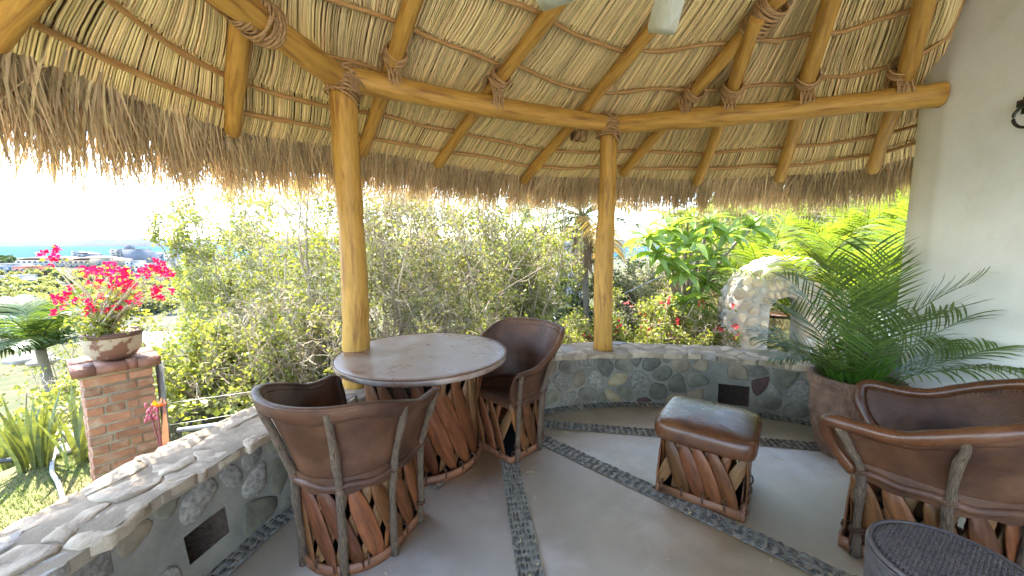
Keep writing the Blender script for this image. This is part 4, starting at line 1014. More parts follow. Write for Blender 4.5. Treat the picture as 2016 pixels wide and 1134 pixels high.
# ---------------------------------------------------------------- shrubs
def grow(P0, D0, L, K, wander, up, r):
    """random walk branches"""
    n = len(P0); P = [P0]; p = P0; d = D0.copy(); st = (np.broadcast_to(L, (n,))/(K-1))[:, None]
    for k in range(K-1):
        d = norm(d+r.normal(size=(n, 3))*wander+np.array([0, 0, up])); p = p+d*st; P.append(p)
    return np.stack(P, 1)
def shrub(label, x, y, rad_, top, mat, nleaf=9000, cat='shrub', group='shrubs and thicket beyond the low wall', n1=12, n2=9, n3=8, seed=0, leaf=.046, twigmat='twig', z=None, bare=.0, tw=1.0, extra=None, gz=None):
    r = np.random.default_rng(seed+100); z0 = tz(x, y) if z is None else z; H = top-z0
    o = thing('shrub', label, cat, (x, y, z0), 0, group)
    a = r.random(n1)*6.28; b = np.stack([np.cos(a)*rad_*.25, np.sin(a)*rad_*.25, -.05+0*a], 1); lean = rad_/H*r.uniform(.1, 1.1, n1)
    d = norm(np.stack([np.cos(a)*lean, np.sin(a)*lean, np.ones(n1)], 1))
    B1 = grow(b, d, H*r.uniform(.75, 1.15, n1), 9, .16, .02, r)
    def sub(B, m, L, K, wander, up, f0, ang):
        n, k, _ = B.shape; i = np.repeat(np.arange(n), m); f = r.uniform(f0, .98, len(i))*(k-1); j = np.minimum(f.astype(int), k-2); fr = (f-j)[:, None]
        P0 = B[i, j]*(1-fr)+B[i, j+1]*fr; T = norm(B[i, j+1]-B[i, j]); D = norm(T*.6+rdir(len(i))*ang)
        return grow(P0, D, L*r.uniform(.5, 1.2, len(i)), K, wander, up, r)
    B2 = sub(B1, n2, min(H*.36, rad_*.62), 7, .3, .03, .2, 1.0); B3 = sub(B2, n3, min(H*.17, rad_*.33), 5, .4, .0, .15, 1.2)
    def squash(B):
        q = np.hypot(B[..., 0], B[..., 1]); lim = 1.15*rad_; k_ = np.where(q > lim, (lim+.3*(q-lim))/np.maximum(q, 1e-6), 1); B = B.copy(); B[..., 0] *= k_; B[..., 1] *= k_
        B[..., 2] = np.where(B[..., 2] > H*1.02, H*1.02+.4*(B[..., 2]-H*1.02), B[..., 2]); return B
    B1, B2, B3 = squash(B1), squash(B2), squash(B3)
    g = G(); R1 = np.linspace(.018, .006, 9)[None]*tw; V, F, U = tubes(B1, R1*np.ones((n1, 1)), 5, False); g.add(V, F, U)
    V, F, U = tubes(B2, np.linspace(.006, .0028, 7)[None]*np.ones((len(B2), 1))*tw, 4, False); g.add(V, F, U)
    V, F, U = tubes(B3, np.linspace(.0036, .002, 5)[None]*np.ones((len(B3), 1))*tw, 3, False); g.add(V, F, U)
    g.obj('branches', M[twigmat], o)
    if nleaf:
        nleaf = int(nleaf*1.35); i = r.integers(0, len(B3), nleaf); j = r.integers(1, 5, nleaf); c = B3[i, j]
        keep = np.array([nn(Vector(q*2.2+[x, y, 0])) for q in c]) > (-.18+bare*.5)
        c = c[keep]; m = len(c); c = c+r.normal(size=(m, 3))*.028
        D = norm(r.normal(size=(m, 3))+[0, 0, .25]); U_ = norm(np.cross(D, r.normal(size=(m, 3))))
        L = leaf*r.uniform(.6, 1.35, m); V, F, U = leaves(c, D, U_, L, L*.36); g = G(); g.add(V, F, U)
        stuff(g.obj('foliage', mat, o))
    if extra:
        em, ne, es = extra; i = r.integers(0, len(B3), ne//5+1); c = np.repeat(B3[i, -1], 5, 0)[:ne]
        keep = c[:, 2] > H*.35; c = c[keep]+r.normal(size=(keep.sum(), 3))*.03; m = len(c)
        D = norm(r.normal(size=(m, 3))); U_ = norm(np.cross(D, r.normal(size=(m, 3)))); V, F, U = leaves(c, D, U_, es, es*.45); g = G(); g.add(V, F, U)
        stuff(g.obj('blossom', em, o))
    return o
Lg, Ly, Lgg = M['leaf'], M['leafy'], M['leafg']
shrub('leafy yellow green shrub leaning over the view of the sea beside the magenta bougainvillea', -4.5, 6.3, .6, 1.3, Ly, 11000, seed=1, leaf=.042)
shrub('tall airy green shrub with arching sprays under the thatch, left of the near post', -3.7, 6.2, 1.05, 2.85, Lg, 14000, seed=2, leaf=.042, n1=13)
shrub('tall tangled shrub with fresh yellow green tips left of the near post', -2.7, 5.6, 1.2, 3.0, Ly, 9500, seed=3, bare=.12, n3=11, n1=14)
shrub('dense brown twiggy thicket directly behind the near post', -1.75, 5.9, 1.2, 3.0, Lgg, 8000, seed=4, bare=.2, n3=12, n1=15)
shrub('tangled grey green thicket behind the round table', -.75, 6.2, 1.2, 2.9, Lg, 8500, seed=5, bare=.12, n3=11, n1=14)
shrub('bare branching shrub with upright stems behind the far barrel chair', .0, 6.4, 1.0, 2.6, Ly, 7000, seed=6, bare=.12, n3=10, tw=1.25)
shrub('thin bright green shrub left of the coconut palm trunk', .35, 6.9, .8, 1.7, Ly, 6500, seed=7, bare=.0)
shrub('low leafy shrub between the brick pillar and the low wall', -3.15, 4.35, .75, .75, Ly, 11000, seed=8, n1=14)
shrub('low tangle of dry twigs and green leaves left of the near chair', -2.35, 4.35, .85, .95, Lg, 6500, seed=9, bare=.15, n3=12, n1=16)
shrub('low grey tangle of twigs just behind the round table', -1.45, 4.75, .9, 1.0, Lgg, 5200, seed=10, bare=.22, n3=13, n1=16)
shrub('low twiggy brush with thick bent stems behind the far chair', -.45, 5.05, .85, .75, Lg, 5000, seed=11, bare=.2, n3=12, n1=15, tw=1.3)
shrub('low scrub of dry stems left of the far post', .5, 5.4, .7, .55, Ly, 4200, seed=12, bare=.15, n3=10, n1=13)
shrub('yellow green shrub far down the slope behind the potted bougainvillea', -6.6, 6.2, 1.0, -.75, Ly, 9000, seed=13, leaf=.05)
for k, (x, y, rr_, tp, lb, mt) in enumerate([(-6.0, 9.2, 1.5, 2.4, 'pale green bush deeper in the thicket, nearest the sea view', Lg), (-4.4, 9.6, 1.8, 3.6, 'grey green bush deeper in the thicket behind the airy green shrub', Lgg), (-2.7, 9.8, 1.8, 3.9, 'tall bush deeper in the thicket just left of the near post', Lg), (-1.0, 10.2, 1.8, 3.8, 'bush deeper in the thicket behind the table', Lgg), (.3, 10.5, 1.6, 3.2, 'bush deeper in the thicket behind the far chair', Lg), (1.9, 9.4, 1.1, .9, 'round dark green bush at the foot of the coconut palm', M['leafd'])]):
    shrub(lb, x, y, rr_, tp, mt, 14000, seed=30+k, leaf=.065, n3=8, tw=1.3)
for k, (x, y, rr_, tp, lb, mt) in enumerate([(-6.5, 5.5, .8, -.55, 'low leafy bush at the left frame edge below the coconut palm', Ly), (-5.4, 4.8, .7, -.5, 'low leafy bush between the coconut palm and the brick pillar', Lg), (-6.2, 8.3, 1.2, -.3, 'scrubby bush on the slope just under the bowl planter', Lgg), (-9.2, 8.2, 1.3, -.5, 'scrubby bush on the slope behind the left coconut palm', Lg), (-8.4, 11.5, 1.6, -.9, 'grey scrub bush further down the slope below the town view', Lgg), (-11.8, 11.0, 1.7, -1.0, 'green scrub bush down the slope at the left frame edge', Lg), (-12.0, 15.5, 2.2, -1.5, 'large scrub bush lowest on the slope before the town', Lgg)]):
    shrub(lb, x, y, rr_, tp, mt, 8000, seed=80+k, leaf=.06, n3=7, tw=1.2)
# hedge of red bougainvillea between post and arch
for k, (x, y, tp, lb) in enumerate([(1.25, 5.6, .45, 'low bougainvillea hedge with a few red blooms left of the far post'), (2.05, 5.7, .72, 'bougainvillea hedge dotted with red blooms just right of the far post'), (2.85, 5.7, .62, 'bougainvillea hedge with sparse red blooms beside the stone arch')]):
    shrub(lb, x, y, .62, tp, Ly, 8000, 'hedge', 'red flowering bougainvillea hedge', n1=12, seed=50+k, extra=(M['redbract'], 240, .05))
shrub('pale dry bush on the slope above the red hedge', 3.3, 8.6, 1.1, 1.15, M['leafg'], 6500, seed=60, bare=.1, leaf=.05)
shrub('bright green bush behind the plumeria', 5.2, 9.6, 1.5, 2.4, Ly, 9000, seed=61, leaf=.07)
shrub('dense green bush behind the stone arch', 6.9, 8.6, 1.5, 2.5, Lg, 9000, seed=62, leaf=.07)
shrub('green bush far behind the areca palms', 8.6, 8.4, 1.6, 3.0, Lg, 9000, seed=63, leaf=.07)
shrub('dry scrub on the hillside right of the coconut palm', 4.2, 12.5, 1.7, 2.6, M['leafg'], 7000, seed=64, bare=.15, leaf=.06)
# dry grass on the hillside
def grass(name, n, xr, yr, hr, mat, w, seed, cond=None, lean=.4):
    r = np.random.default_rng(seed); x = r.uniform(*xr, n); y = r.uniform(*yr, n)
    if cond is not None: k = cond(x, y); x, y = x[k], y[k]
    m = len(x); z = terr(x, y); h = r.uniform(*hr, m); d = norm(np.stack([r.normal(0, lean, m), r.normal(0, lean, m), np.ones(m)], 1)); b = np.stack([x, y, z], 1)
    bend = np.stack([r.normal(0, .3, m), r.normal(0, .3, m), -.1+0*x], 1)
    P = np.stack([b, b+d*(h*.5)[:, None]+bend*(h*.12)[:, None], b+d*h[:, None]+bend*(h*.5)[:, None]], 1)
    V, F, U = ribbons(P, w*np.array([[1, .7, .05]]), norm(np.cross(d, r.normal(size=(m, 3))))); g = G(); g.add(V, F, U)
    return stuff(g.obj(name, mat))
tag(grass('dry_grass', 26000, (1.0, 14), (6.5, 24), (.15, .5), M['drygrass'], .008, 1), 'dry straw coloured grass covering the hillside beyond the red hedge', 'grass')
def inlawn(x, y): return (x < -1.95) & (y < 3.3) & ~((x > -3.25+.0*y) & (y > 2.2+.5*(x+2.6))) & (np.array([nn(Vector((a*1.5, b*1.5, 0))) for a, b in zip(x, y)]) > -.25)
tag(grass('lawn_grass', 42000, (-6.5, -1.95), (.6, 3.3), (.02, .05), M['grass'], .0028, 2, inlawn, .5), 'short green and yellowing lawn grass beyond the low wall', 'grass')
# leafy ground cover beyond the lawn
def cover(name, n, xr, yr, hz, mat, size, seed, label, cond=None):
    r = np.random.default_rng(seed); x = r.uniform(*xr, n); y = r.uniform(*yr, n)
    if cond is not None: k = cond(x, y); x, y = x[k], y[k]
    m = len(x); h = np.array([.5+.5*nn(Vector((a*1.1, b*1.1, seed))) for a, b in zip(x, y)])*hz; z = terr(x, y)+h*r.random(m)**.5
    D = norm(np.stack([r.normal(size=m), r.normal(size=m), r.normal(0, .5, m)+.15], 1)); U_ = norm(np.cross(D, np.array([[0, 0, 1.]])+r.normal(size=(m, 3))*.5))
    L = size*r.uniform(.6, 1.4, m); V, F, U = leaves(np.stack([x, y, z], 1), D, U_, L, L*.4); g = G(); g.add(V, F, U)
    return tag(stuff(g.obj(name, mat)), label, 'ground cover')
cover('ground_cover', 26000, (-9, -2.3), (3.3, 9), .7, Ly, .06, 1, 'yellow green leafy ground cover around the brick pillar', lambda x, y: (y > 3.35) | (x < -6))
cover('undergrowth', 22000, (-3.2, 4.2), (4.1, 9), .55, Lgg, .045, 2, 'grey green undergrowth below the thicket behind the low wall', lambda x, y: np.hypot(x-.7, y-1.5) > 3.1)
cover('slope_cover', 30000, (-16, 4), (9, 26), 1.2, Lg, .16, 3, 'scrubby green cover falling away down the slope towards the town')

# ---------------------------------------------------------------- snake plants (left)
def snake(x, y, n, h, label, seed):
    r = np.random.default_rng(seed); o = thing('snake_plant', label, 'plant', (x, y, tz(x, y)), 0, 'snake plants by the lawn edge')
    for k in range(n):
        a = r.random()*6.28; L = h*r.uniform(.55, 1.1); ln = r.uniform(.05, .5); K = 9; f = np.linspace(0, 1, K)
        P = np.stack([.12*math.cos(a)*r.random()+math.cos(a)*ln*L*f**1.6, .12*math.sin(a)*r.random()+math.sin(a)*ln*L*f**1.6, L*f*(1-.12*ln*f)], 1)
        W = .019*np.array([.55, .8, 1, 1.05, 1, .9, .7, .4, .04]); sd_ = np.array([-math.sin(a+r.normal()*.5), math.cos(a), 0]); sd_ /= np.linalg.norm(sd_)
        out = np.array([math.cos(a), math.sin(a), 0])
        V = np.concatenate([P-sd_*W[:, None], P-out*W[:, None]*.35, P+sd_*W[:, None]]); i = np.arange(K-1)
        g = G(); g.add(V, [np.stack([i+c*K, i+1+c*K, i+1+(c+1)*K, i+(c+1)*K], -1) for c in (0, 1)]); g.obj('leaf', M['sanse'], o, smooth=True)
p = at(40, 880, 3.05); snake(-4.05, 3.05, 30, .62, 'clump of striped snake plant at the left edge of the frame', 1)
snake(-3.72, 3.12, 16, .66, 'striped snake plant with long curved leaves beside the grey hose', 2)
snake(-4.5, 3.25, 20, .6, 'snake plant clump partly cut by the left frame edge', 3)
# coconut palms
def coconut(label, x, y, zc, Lr, n, seed, mat='coco', skirt=False, lean=0, tr=.13, phi=((.5, 1.5), (.5, 1.0)), nl=46, ll=.55, lw=.016, yellow=0):
    r = np.random.default_rng(seed); z0 = tz(x, y)-.1; o = thing('coconut_palm', label, 'palm tree', (x, y, z0)); H = zc-z0
    f = np.linspace(0, 1, 20); P = np.stack([lean*(f**1.5), .1*np.sin(f*3), H*f], 1); g = G(); V, F, U = tubes(P, (tr*(1.15-.3*f)*(1+.03*np.sin(f*90)))[None], 12); g.add(V, F, U); g.obj('trunk', M['trunk'], o, smooth=True)
    for k in range(n):
        g = G(); az = k*2.4+r.random()*.4; p0 = phi[0][0]+(phi[0][1]-phi[0][0])*(k+.5)/n; p1 = p0+r.uniform(*phi[1])
        frond_geo(g, Lr*r.uniform(.85, 1.1), p0, p1, nl, ll, lw, r.uniform(.5, 1.1), .7, 5, az, (lean, 0, H), .018, .12, r.normal()*.1, r)
        g.obj('frond', M['yellowfrond'] if k >= n-yellow else M[mat], o)
    if skirt:
        g = G(); m = 420; a = r.random(m)*6.28; q = tr*r.uniform(.9, 2.0, m); L = r.uniform(.5, 1.2, m); zt = H-r.uniform(0, .4, m)
        b = np.stack([lean+q*np.cos(a), q*np.sin(a), zt], 1); d = np.stack([.05*np.cos(a), .05*np.sin(a), -np.ones(m)], 1)+r.normal(size=(m, 3))*.05
        Pp = np.stack([b+d*(L*f_)[:, None] for f_ in (0, .3, .65, 1)], 1); V, F, U = ribbons(Pp, .018*np.array([[.6, 1, .8, .1]]), norm(np.cross(d, r.normal(size=(m, 3))))); g.add(V, F, U)
        stuff(g.obj('dead_frond_skirt', M['skirt'], o))
    return o
c = at(75, 668, 7.2); coconut('coconut palm with swept green fronds below the terrace at the left edge', c[0], 7.2, c[2]-.2, 1.35, 17, 3, phi=((.3, 1.3), (.6, 1.0)), tr=.09, ll=.42)
c = at(1147, 425, 8.6); coconut('coconut palm with a long brown skirt of dead fronds left of the far post', c[0]+.2, 8.6, c[2], 1.9, 17, 4, skirt=True, lean=-.2, tr=.075, phi=((.2, 1.9), (.6, 1.0)), ll=.5, lw=.015, yellow=2)

# plumeria
pm = thing('plumeria_tree', 'plumeria tree with big glossy lime green leaves in rosettes left of the stone arch', 'tree', (3.15, 6.5, tz(3.15, 6.5)))
r = np.random.default_rng(9)
K = 9; fz = np.linspace(0, 1, K)
lm = []
for v in range(3):
    w_ = .042*np.sin(np.clip(fz*.9+.07, 0, 1)*math.pi)**.8; w_[-1] = .003; z = .03*np.sin(fz*2.6)-.06*fz**2*(v+.6)
    V = np.concatenate([np.c_[fz*.27, -w_, z+.014], np.c_[fz*.27, 0*fz, z], np.c_[fz*.27, w_, z+.014]]); i = np.arange(K-1)
    m_ = mesh_raw('leaf', V, [np.stack([i+c*K, i+1+c*K, i+1+(c+1)*K, i+(c+1)*K], -1) for c in (0, 1)], None, True); m_.materials.append(M['plum']); lm.append(m_)
tipsP = []
PB = np.array([3.0, 6.7]); z0 = tz(*PB); pm.location = (PB[0], PB[1], z0)
px_t = [(1275, 470, 5.9), (1290, 500, 5.9), (1318, 455, 6.1), (1345, 540, 5.8), (1318, 520, 5.9), (1362, 485, 5.9), (1395, 440, 6.2), (1402, 510, 6.1), (1432, 465, 6.2), (1455, 425, 6.4), (1355, 430, 6.3), (1312, 430, 6.4), (1342, 600, 5.75), (1385, 560, 6.0), (1480, 450, 6.4), (1412, 400, 6.6), (1505, 425, 6.7), (1376, 600, 5.9), (1330, 480, 6.6), (1385, 470, 6.6)]
g = G(); b0 = np.array([0, 0, 0.])
for (u, v, yy) in px_t:
    T_ = at(u, v, yy)-np.array([PB[0], PB[1], z0]); tipsP.append(T_)
    f1 = np.array([T_[0]*.15, T_[1]*.3, .75]); f2 = f1*.45+T_*.55+np.array([0, 0, .04+.1*abs(T_[0])]); V, F, U = tubes(catmull([b0, f1, f2, T_], 14), np.linspace(.05, .012, 14)[None], 7, True); g.add(V, F, U)
g.obj('branches', M['trunk'], pm, smooth=True)
for T_ in tipsP:
    for k in range(14):
        az = k*2.4+r.random()*.4; el = [-.5, -.2, .1, .35, .6, .95][k % 6]+r.normal()*.15; s = r.uniform(1.05, 1.6)
        Mx = Matrix.Translation(Vector(T_+r.normal(size=3)*.02)) @ Matrix.Rotation(az, 4, 'Z') @ Matrix.Rotation(-el, 4, 'Y') @ Matrix.Rotation(r.normal()*.4, 4, 'X') @ Matrix.Scale(s, 4)
        part('leaf', lm[k % 3], None, pm, Mx)
# sunlit arecas behind the planter
r = np.random.default_rng(21)
for k, (u, v, yy, L, n, lb) in enumerate([(1600, 620, 5.6, 1.75, 16, 'sunlit yellow green areca palm straight behind the potted palm'), (1740, 600, 5.3, 1.8, 16, 'sunlit areca palm close to the white wall corner'), (1500, 560, 7.6, 1.9, 15, 'areca palm behind the stone arch top'), (1690, 560, 7.4, 2.3, 16, 'tall areca palm with upright fronds reaching the thatch at the right'), (1800, 520, 6.8, 2.0, 14, 'areca palm seen at the edge of the white wall')]):
    q = at(u, v, yy); o = thing('areca_palm', lb, 'palm plant', (q[0], q[1], tz(q[0], q[1])), 0, 'sunlit areca palms beyond the wall'); zz = max(.1, q[2]-tz(q[0], q[1])-.1)
    palm_clump(o, n, L, M['arecal'], 34, .42, .014, ((.1, .9), (.6, 1.2)), r, .12, rr=.011, z0=zz*.8)
    g = G()
    for j in range(6): 
        a = j*1.05; V, F, U = tubes([(.1*math.cos(a), .1*math.sin(a), 0), (.13*math.cos(a), .13*math.sin(a), zz*.85)], .03, 8); g.add(V, F, U)
    g.obj('stems', mk('areca_stem', (.35, .33, .12), (.2, .24, .08), rough=.6, bump=.1), o, smooth=True)
# ---------------------------------------------------------------- stone arch
ax0 = at(1408, 560, 6.0); AXC = 3.79; AY = 5.3
arch = thing('stone_arch', 'rounded river stone arch wall with an opening, half hidden by the potted palm', 'arch', (AXC, AY, tz(AXC, AY)), rad(-13))
AZ0 = tz(AXC, AY); Ro = .74; Ri = .22; sp = 1.32-AZ0-Ro; THK = .42
def arc(rr, n=40):
    return [(rr, 0), (rr, sp*.5)]+[(rr*math.cos(a), sp+rr*math.sin(a)) for a in np.linspace(0, math.pi, n)]+[(-rr, sp*.5), (-rr, 0)]
oo = np.array(arc(Ro)); ii = np.array(arc(Ri)); k = len(oo); g = G()
V = np.concatenate([np.c_[oo[:, 0], np.full(k, y), oo[:, 1]] for y in (-THK/2, THK/2)]+[np.c_[ii[:, 0], np.full(k, y), ii[:, 1]] for y in (-THK/2, THK/2)]); i = np.arange(k-1)
q = lambda a, b: np.stack([i+a*k, i+1+a*k, i+1+b*k, i+b*k], -1)
g.add(V, [q(0, 2), q(3, 1), q(1, 0), q(2, 3)]); g.obj('mortar_core', M['archmortar'], arch)
r = np.random.default_rng(3)
# front face stones, in (arc length, radial) coordinates
Lm = sp*2+math.pi*(Ro+Ri)/2
def fmap(s, h, o):
    s = np.asarray(s, float); R = Ri+np.asarray(h); tot = sp
    th = np.clip((s-sp)/(Lm-2*sp), 0, 1)*math.pi
    x = np.where(s < sp, -R, np.where(s > Lm-sp, R, -R*np.cos(th))); z = np.where(s < sp, s, np.where(s > Lm-sp, Lm-s, sp+R*np.sin(th)))
    return np.stack([x, -THK/2-np.asarray(o), z], -1)
for P in cells(Lm, Ro-Ri, .135, r, asp=1.1, gap=.010, jit=.4):
    c = P.mean(0); P = c+(rounded(P)-c)*r.uniform(.8, 1.0); m_, Mx = stone_mesh(P, fmap, r.uniform(.012, .022), r, n=10); part('stone', m_, M['arch%d' % (r.random() < .35)], arch, Mx)
Lo = sp*2+math.pi*Ro
def omap(s, h, o):
    R = Ro+np.asarray(o); s = np.asarray(s, float); th = np.clip((s-sp)/(Lo-2*sp), 0, 1)*math.pi
    x = np.where(s < sp, -R, np.where(s > Lo-sp, R, -R*np.cos(th))); z = np.where(s < sp, s, np.where(s > Lo-sp, Lo-s, sp+R*np.sin(th)))
    return np.stack([x, -THK/2+np.asarray(h), z], -1)
for P in cells(Lo, THK, .13, r, asp=1.2, gap=.008, jit=.38):
    c = P.mean(0); P = c+(rounded(P)-c)*r.uniform(.85, 1.02)
    if c[0] > Lo*.62: continue
    m_, Mx = stone_mesh(P, omap, r.uniform(.015, .03), r, n=10); part('stone', m_, M['arch%d' % (r.random() < .4)], arch, Mx)
def imap(s, h, o):   # inner jamb, faces the opening
    s = np.asarray(s, float); return np.stack([-Ri+np.asarray(o)+0*s, -THK/2+np.asarray(h), s], -1)
# wooden crate shelves seen through the arch
cr_ = thing('wooden_bench', 'reddish slatted wooden bench back seen through the stone arch', 'bench', (4.75, 6.3, tz(4.75, 6.3)), rad(-20))
for j in range(5):
    g = G(); g.box(-.55, .55, -.015, .015, .75+j*.105, .83+j*.105); g.obj('slat', M['slat_light'], cr_)
for sx in (-.5, .5):
    g = G(); g.box(sx-.03, sx+.03, .016, .06, 0, 1.3); g.obj('leg', M['basewood'], cr_)
g = G(); g.box(-.55, .55, -.42, .015, .42, .46); g.obj('seat', M['slat'], cr_)
# white garden wall in the sun behind the potted palm
ww = thing('garden_wall', 'sunlit white plastered garden wall behind the potted palm', 'wall', (0, 0, 0))
c1 = catmull([(4.6, 4.7), (5.0, 4.55), (5.6, 4.3), (6.6, 3.8)], 20); g = G(); k = len(c1); nr_ = norm(np.gradient(c1, axis=0)); ob = np.stack([-nr_[:, 1], nr_[:, 0]], 1)*.28
V = np.concatenate([np.c_[c1, np.full(k, -.6)], np.c_[c1, np.full(k, .62)], np.c_[c1+ob, np.full(k, .62)], np.c_[c1+ob, np.full(k, -.6)]]); i = np.arange(k-1)
g.add(V, [np.concatenate([np.stack([i+a*k, i+1+a*k, i+1+(a+1)*k, i+(a+1)*k], -1) for a in range(3)]), np.array([[0, k, 2*k, 3*k], [k-1, 2*k-1, 3*k-1, 4*k-1]])]); g.obj('plaster', M['plaster'], ww)
g = G(); V = np.concatenate([np.c_[c1-ob*.15, np.full(k, .624)], np.c_[c1-ob*.15, np.full(k, .68)], np.c_[c1+ob*1.15, np.full(k, .68)], np.c_[c1+ob*1.15, np.full(k, .624)]])
g.add(V, [np.concatenate([np.stack([i+a*k, i+1+a*k, i+1+((a+1) % 4)*k, i+((a+1) % 4)*k], -1) for a in range(4)]), np.array([[0, k, 2*k, 3*k], [k-1, 2*k-1, 3*k-1, 4*k-1]])]); g.obj('coping', M['white'], ww)
PATH = [(2.9, 3.6), (6.5, 2.6), (7.5, 4.2), (5.2, 5.9), (3.5, 5.0), (2.6, 4.6)]
sheet('path', PATH, mk('pale_paving', (.55, .51, .45), (.45, .41, .35), scale=3, rough=.9), .02)
# handrail wire on the slope
hd = thing('guy_wire', 'thin slanting wire rail on the slope between the far post and plumeria', 'wire', tuple(at(1215, 585, 7.0))); 
V, F, U = tubes([np.zeros(3), at(1300, 545, 7.0)-at(1215, 585, 7.0)], .012, 6); g = G(); g.add(V, F, U); g.obj('rail', M['metal'], hd)

# ---------------------------------------------------------------- brick pillar and bougainvillea
BX, BY = -3.07, 2.86; BR = rad(51.6); bz0 = tz(BX, BY)
bp = thing('brick_pillar', 'square red brick pillar with tile cap carrying the bougainvillea bowl', 'pillar', (BX, BY, 0), BR)
W_ = .185; g = G(); g.box(-W_+.008, W_-.008, -W_+.008, W_-.008, bz0-.2, .56); g.obj('mortar_core', M['brickmortar'], bp)
r = np.random.default_rng(2); ch = .0735; z = .56-ch; row = 0
def brick_me(L, D, Hh, r):
    g = G(); g.box(-L/2, L/2, -D/2, D/2, -Hh/2, Hh/2); me = bpy.data.meshes.new('brick'); bm = bmesh.new()
    vs = [bm.verts.new(v) for v in g.V[0]]; [bm.faces.new([vs[k] for k in f]) for f in g.F[0]]
    bmesh.ops.bevel(bm, geom=bm.edges[:], offset=.006, segments=1, affect='EDGES')
    for v in bm.verts: v.co += Vector(r.normal(size=3)*.0015)
    bm.to_mesh(me); bm.free(); me.materials.append(M['brick']); return me
import bmesh
lib = {}
def bmz(L, D, k): 
    key = (round(L, 3), round(D, 3), k)
    if key not in lib: lib[key] = brick_me(L, D, ch-.013, r)
    return lib[key]
while z > bz0-.1:
    for side in range(4):
        if (row+side) % 2 == 0:   # full course, its ends show as headers round the corner
            brk = [.045, -.06][(row//2) % 2]; seg = [(-W_, brk-.006), (brk+.006, W_)]
        else:
            seg = [(-W_+.098, .02-.006), (.02+.006, W_-.098)] if (row//2) % 2 else [(-W_+.098, W_-.098)]
        for x0, x1 in seg:
            L = x1-x0; o = r.normal()*.002; p = Vector(((x0+x1)/2, -W_+.045-o, z+(ch-.013)/2)); Rm = Matrix.Rotation(side*math.pi/2, 4, 'Z')
            part('brick', bmz(L, .088, row % 2), None, bp, Rm @ Matrix.Translation(p))
    z -= ch; row += 1
for j, (x0, x1) in enumerate([(-.232, -.115), (-.112, .045), (.048, .1), (.103, .232)]):
    g = G(); g.box(x0, x1, -.232+r.normal()*.003, 0, .575, .632+r.normal()*.002); g.obj('cap_tile', M['brickcap'], bp)
    g = G(); g.box(x0, x1, .003, .232, .575, .632+r.normal()*.002); g.obj('cap_tile', M['brickcap'], bp)
g = G(); g.box(-.205, .205, -.205, .205, .555, .5745); g.obj('cap_mortar', M['brickmortar'], bp)
bw = thing('bowl_planter', 'round bowl planter with peeling cream paint and brown rim on the brick pillar', 'planter', (BX+.01, BY-.0, .634))
g = G(); V, F, U = lathe([(0, 0), (.085, .0), (.12, .018), (.148, .06), (.160, .11), (.1655, .175)], 56); g.add(V, F, U); g.obj('bowl', M['bowl'], bw, smooth=True)
g = G(); V, F, U = lathe([(.1655, .1752), (.17, .182), (.172, .205), (.166, .212), (.155, .208), (.152, .19), (.15, .16)], 56); g.add(V, F, U); g.obj('rim', M['bowlrim'], bw, smooth=True)
g = G(); V, F, U = lathe([(.153, .185), (.1, .192), (0, .195)], 30); g.add(V, F, U); n = 260; a = r.random(n)*6.28; q = .148*np.sqrt(r.random(n)); C = np.stack([q*np.cos(a), q*np.sin(a), .195+.004*r.random(n)], 1)
D = norm(r.normal(size=(n, 3))*[1, 1, .4]); V2, F2, U2 = tubes(np.stack([C-D*.005, C, C+D*.005], 1), np.array([[.003, .0075, .003]])*np.ones((n, 1)), 5); g.add(V2, F2, U2); g.obj('gravel', M['gravel'], bw, smooth=True)
bo = thing('bougainvillea', 'potted bougainvillea with vivid magenta blooms in the bowl on the brick pillar', 'plant', (BX, BY, .82))
org = np.array([BX, BY, .82]); r = np.random.default_rng(6)
fl_px = [(81,503),(84,497),(108,492),(112,490),(106,513),(115,510),(166,536),(170,541),(174,531),(180,534),(187,533),(197,535),(203,532),(209,525),(226,527),(219,540),(234,533),(240,530),(254,536),(249,533),(234,545),(226,550),(231,541),(243,545),(238,551),(192,554),(191,561),(197,557),(243,557),(257,558),(259,565),(252,562),(224,566),(218,562),(234,568),(241,575),(247,570),(137,565),(115,586),(123,591),(118,592),(134,582),(131,588),(107,615),(122,604),(150,595),(156,592),(169,588),(174,592),(178,603),(190,600),(184,606),(176,611),(199,591),(215,610),(227,603),(236,602),(231,608),(256,589),(263,584),(256,598),(268,598),(271,582),(260,593),(282,540),(282,529),(291,527),(297,524),(307,522),(303,531),(313,526),(321,527),(312,536),(318,540),(335,533),(339,543),(331,540),(343,537),(312,572),(303,575),(330,573),(321,584),(309,582),(169,632),(174,622)]
fm = []
for v in range(4):
    g = G(); s = .021
    for k in range(3):
        a = k*2.094+v*.3; d = np.array([math.cos(a), math.sin(a), .55]); d /= np.linalg.norm(d); sdv = np.array([-math.sin(a), math.cos(a), 0]); up = np.cross(d, sdv)
        pts = [0*d, d*s*.5+sdv*s*.52, d*s*1.05+sdv*s*.3+up*.2*s, d*s*1.35, d*s*1.05-sdv*s*.3+up*.2*s, d*s*.5-sdv*s*.52, d*s*.6-up*s*.18]
        g.add(np.array(pts), [np.array([[0, 1, 6], [1, 2, 6], [2, 3, 6], [3, 4, 6], [4, 5, 6], [5, 0, 6]])])
    m_ = g.mesh('flower'); m_.materials.append(M['bract']); fm.append(m_)
tips_ = []
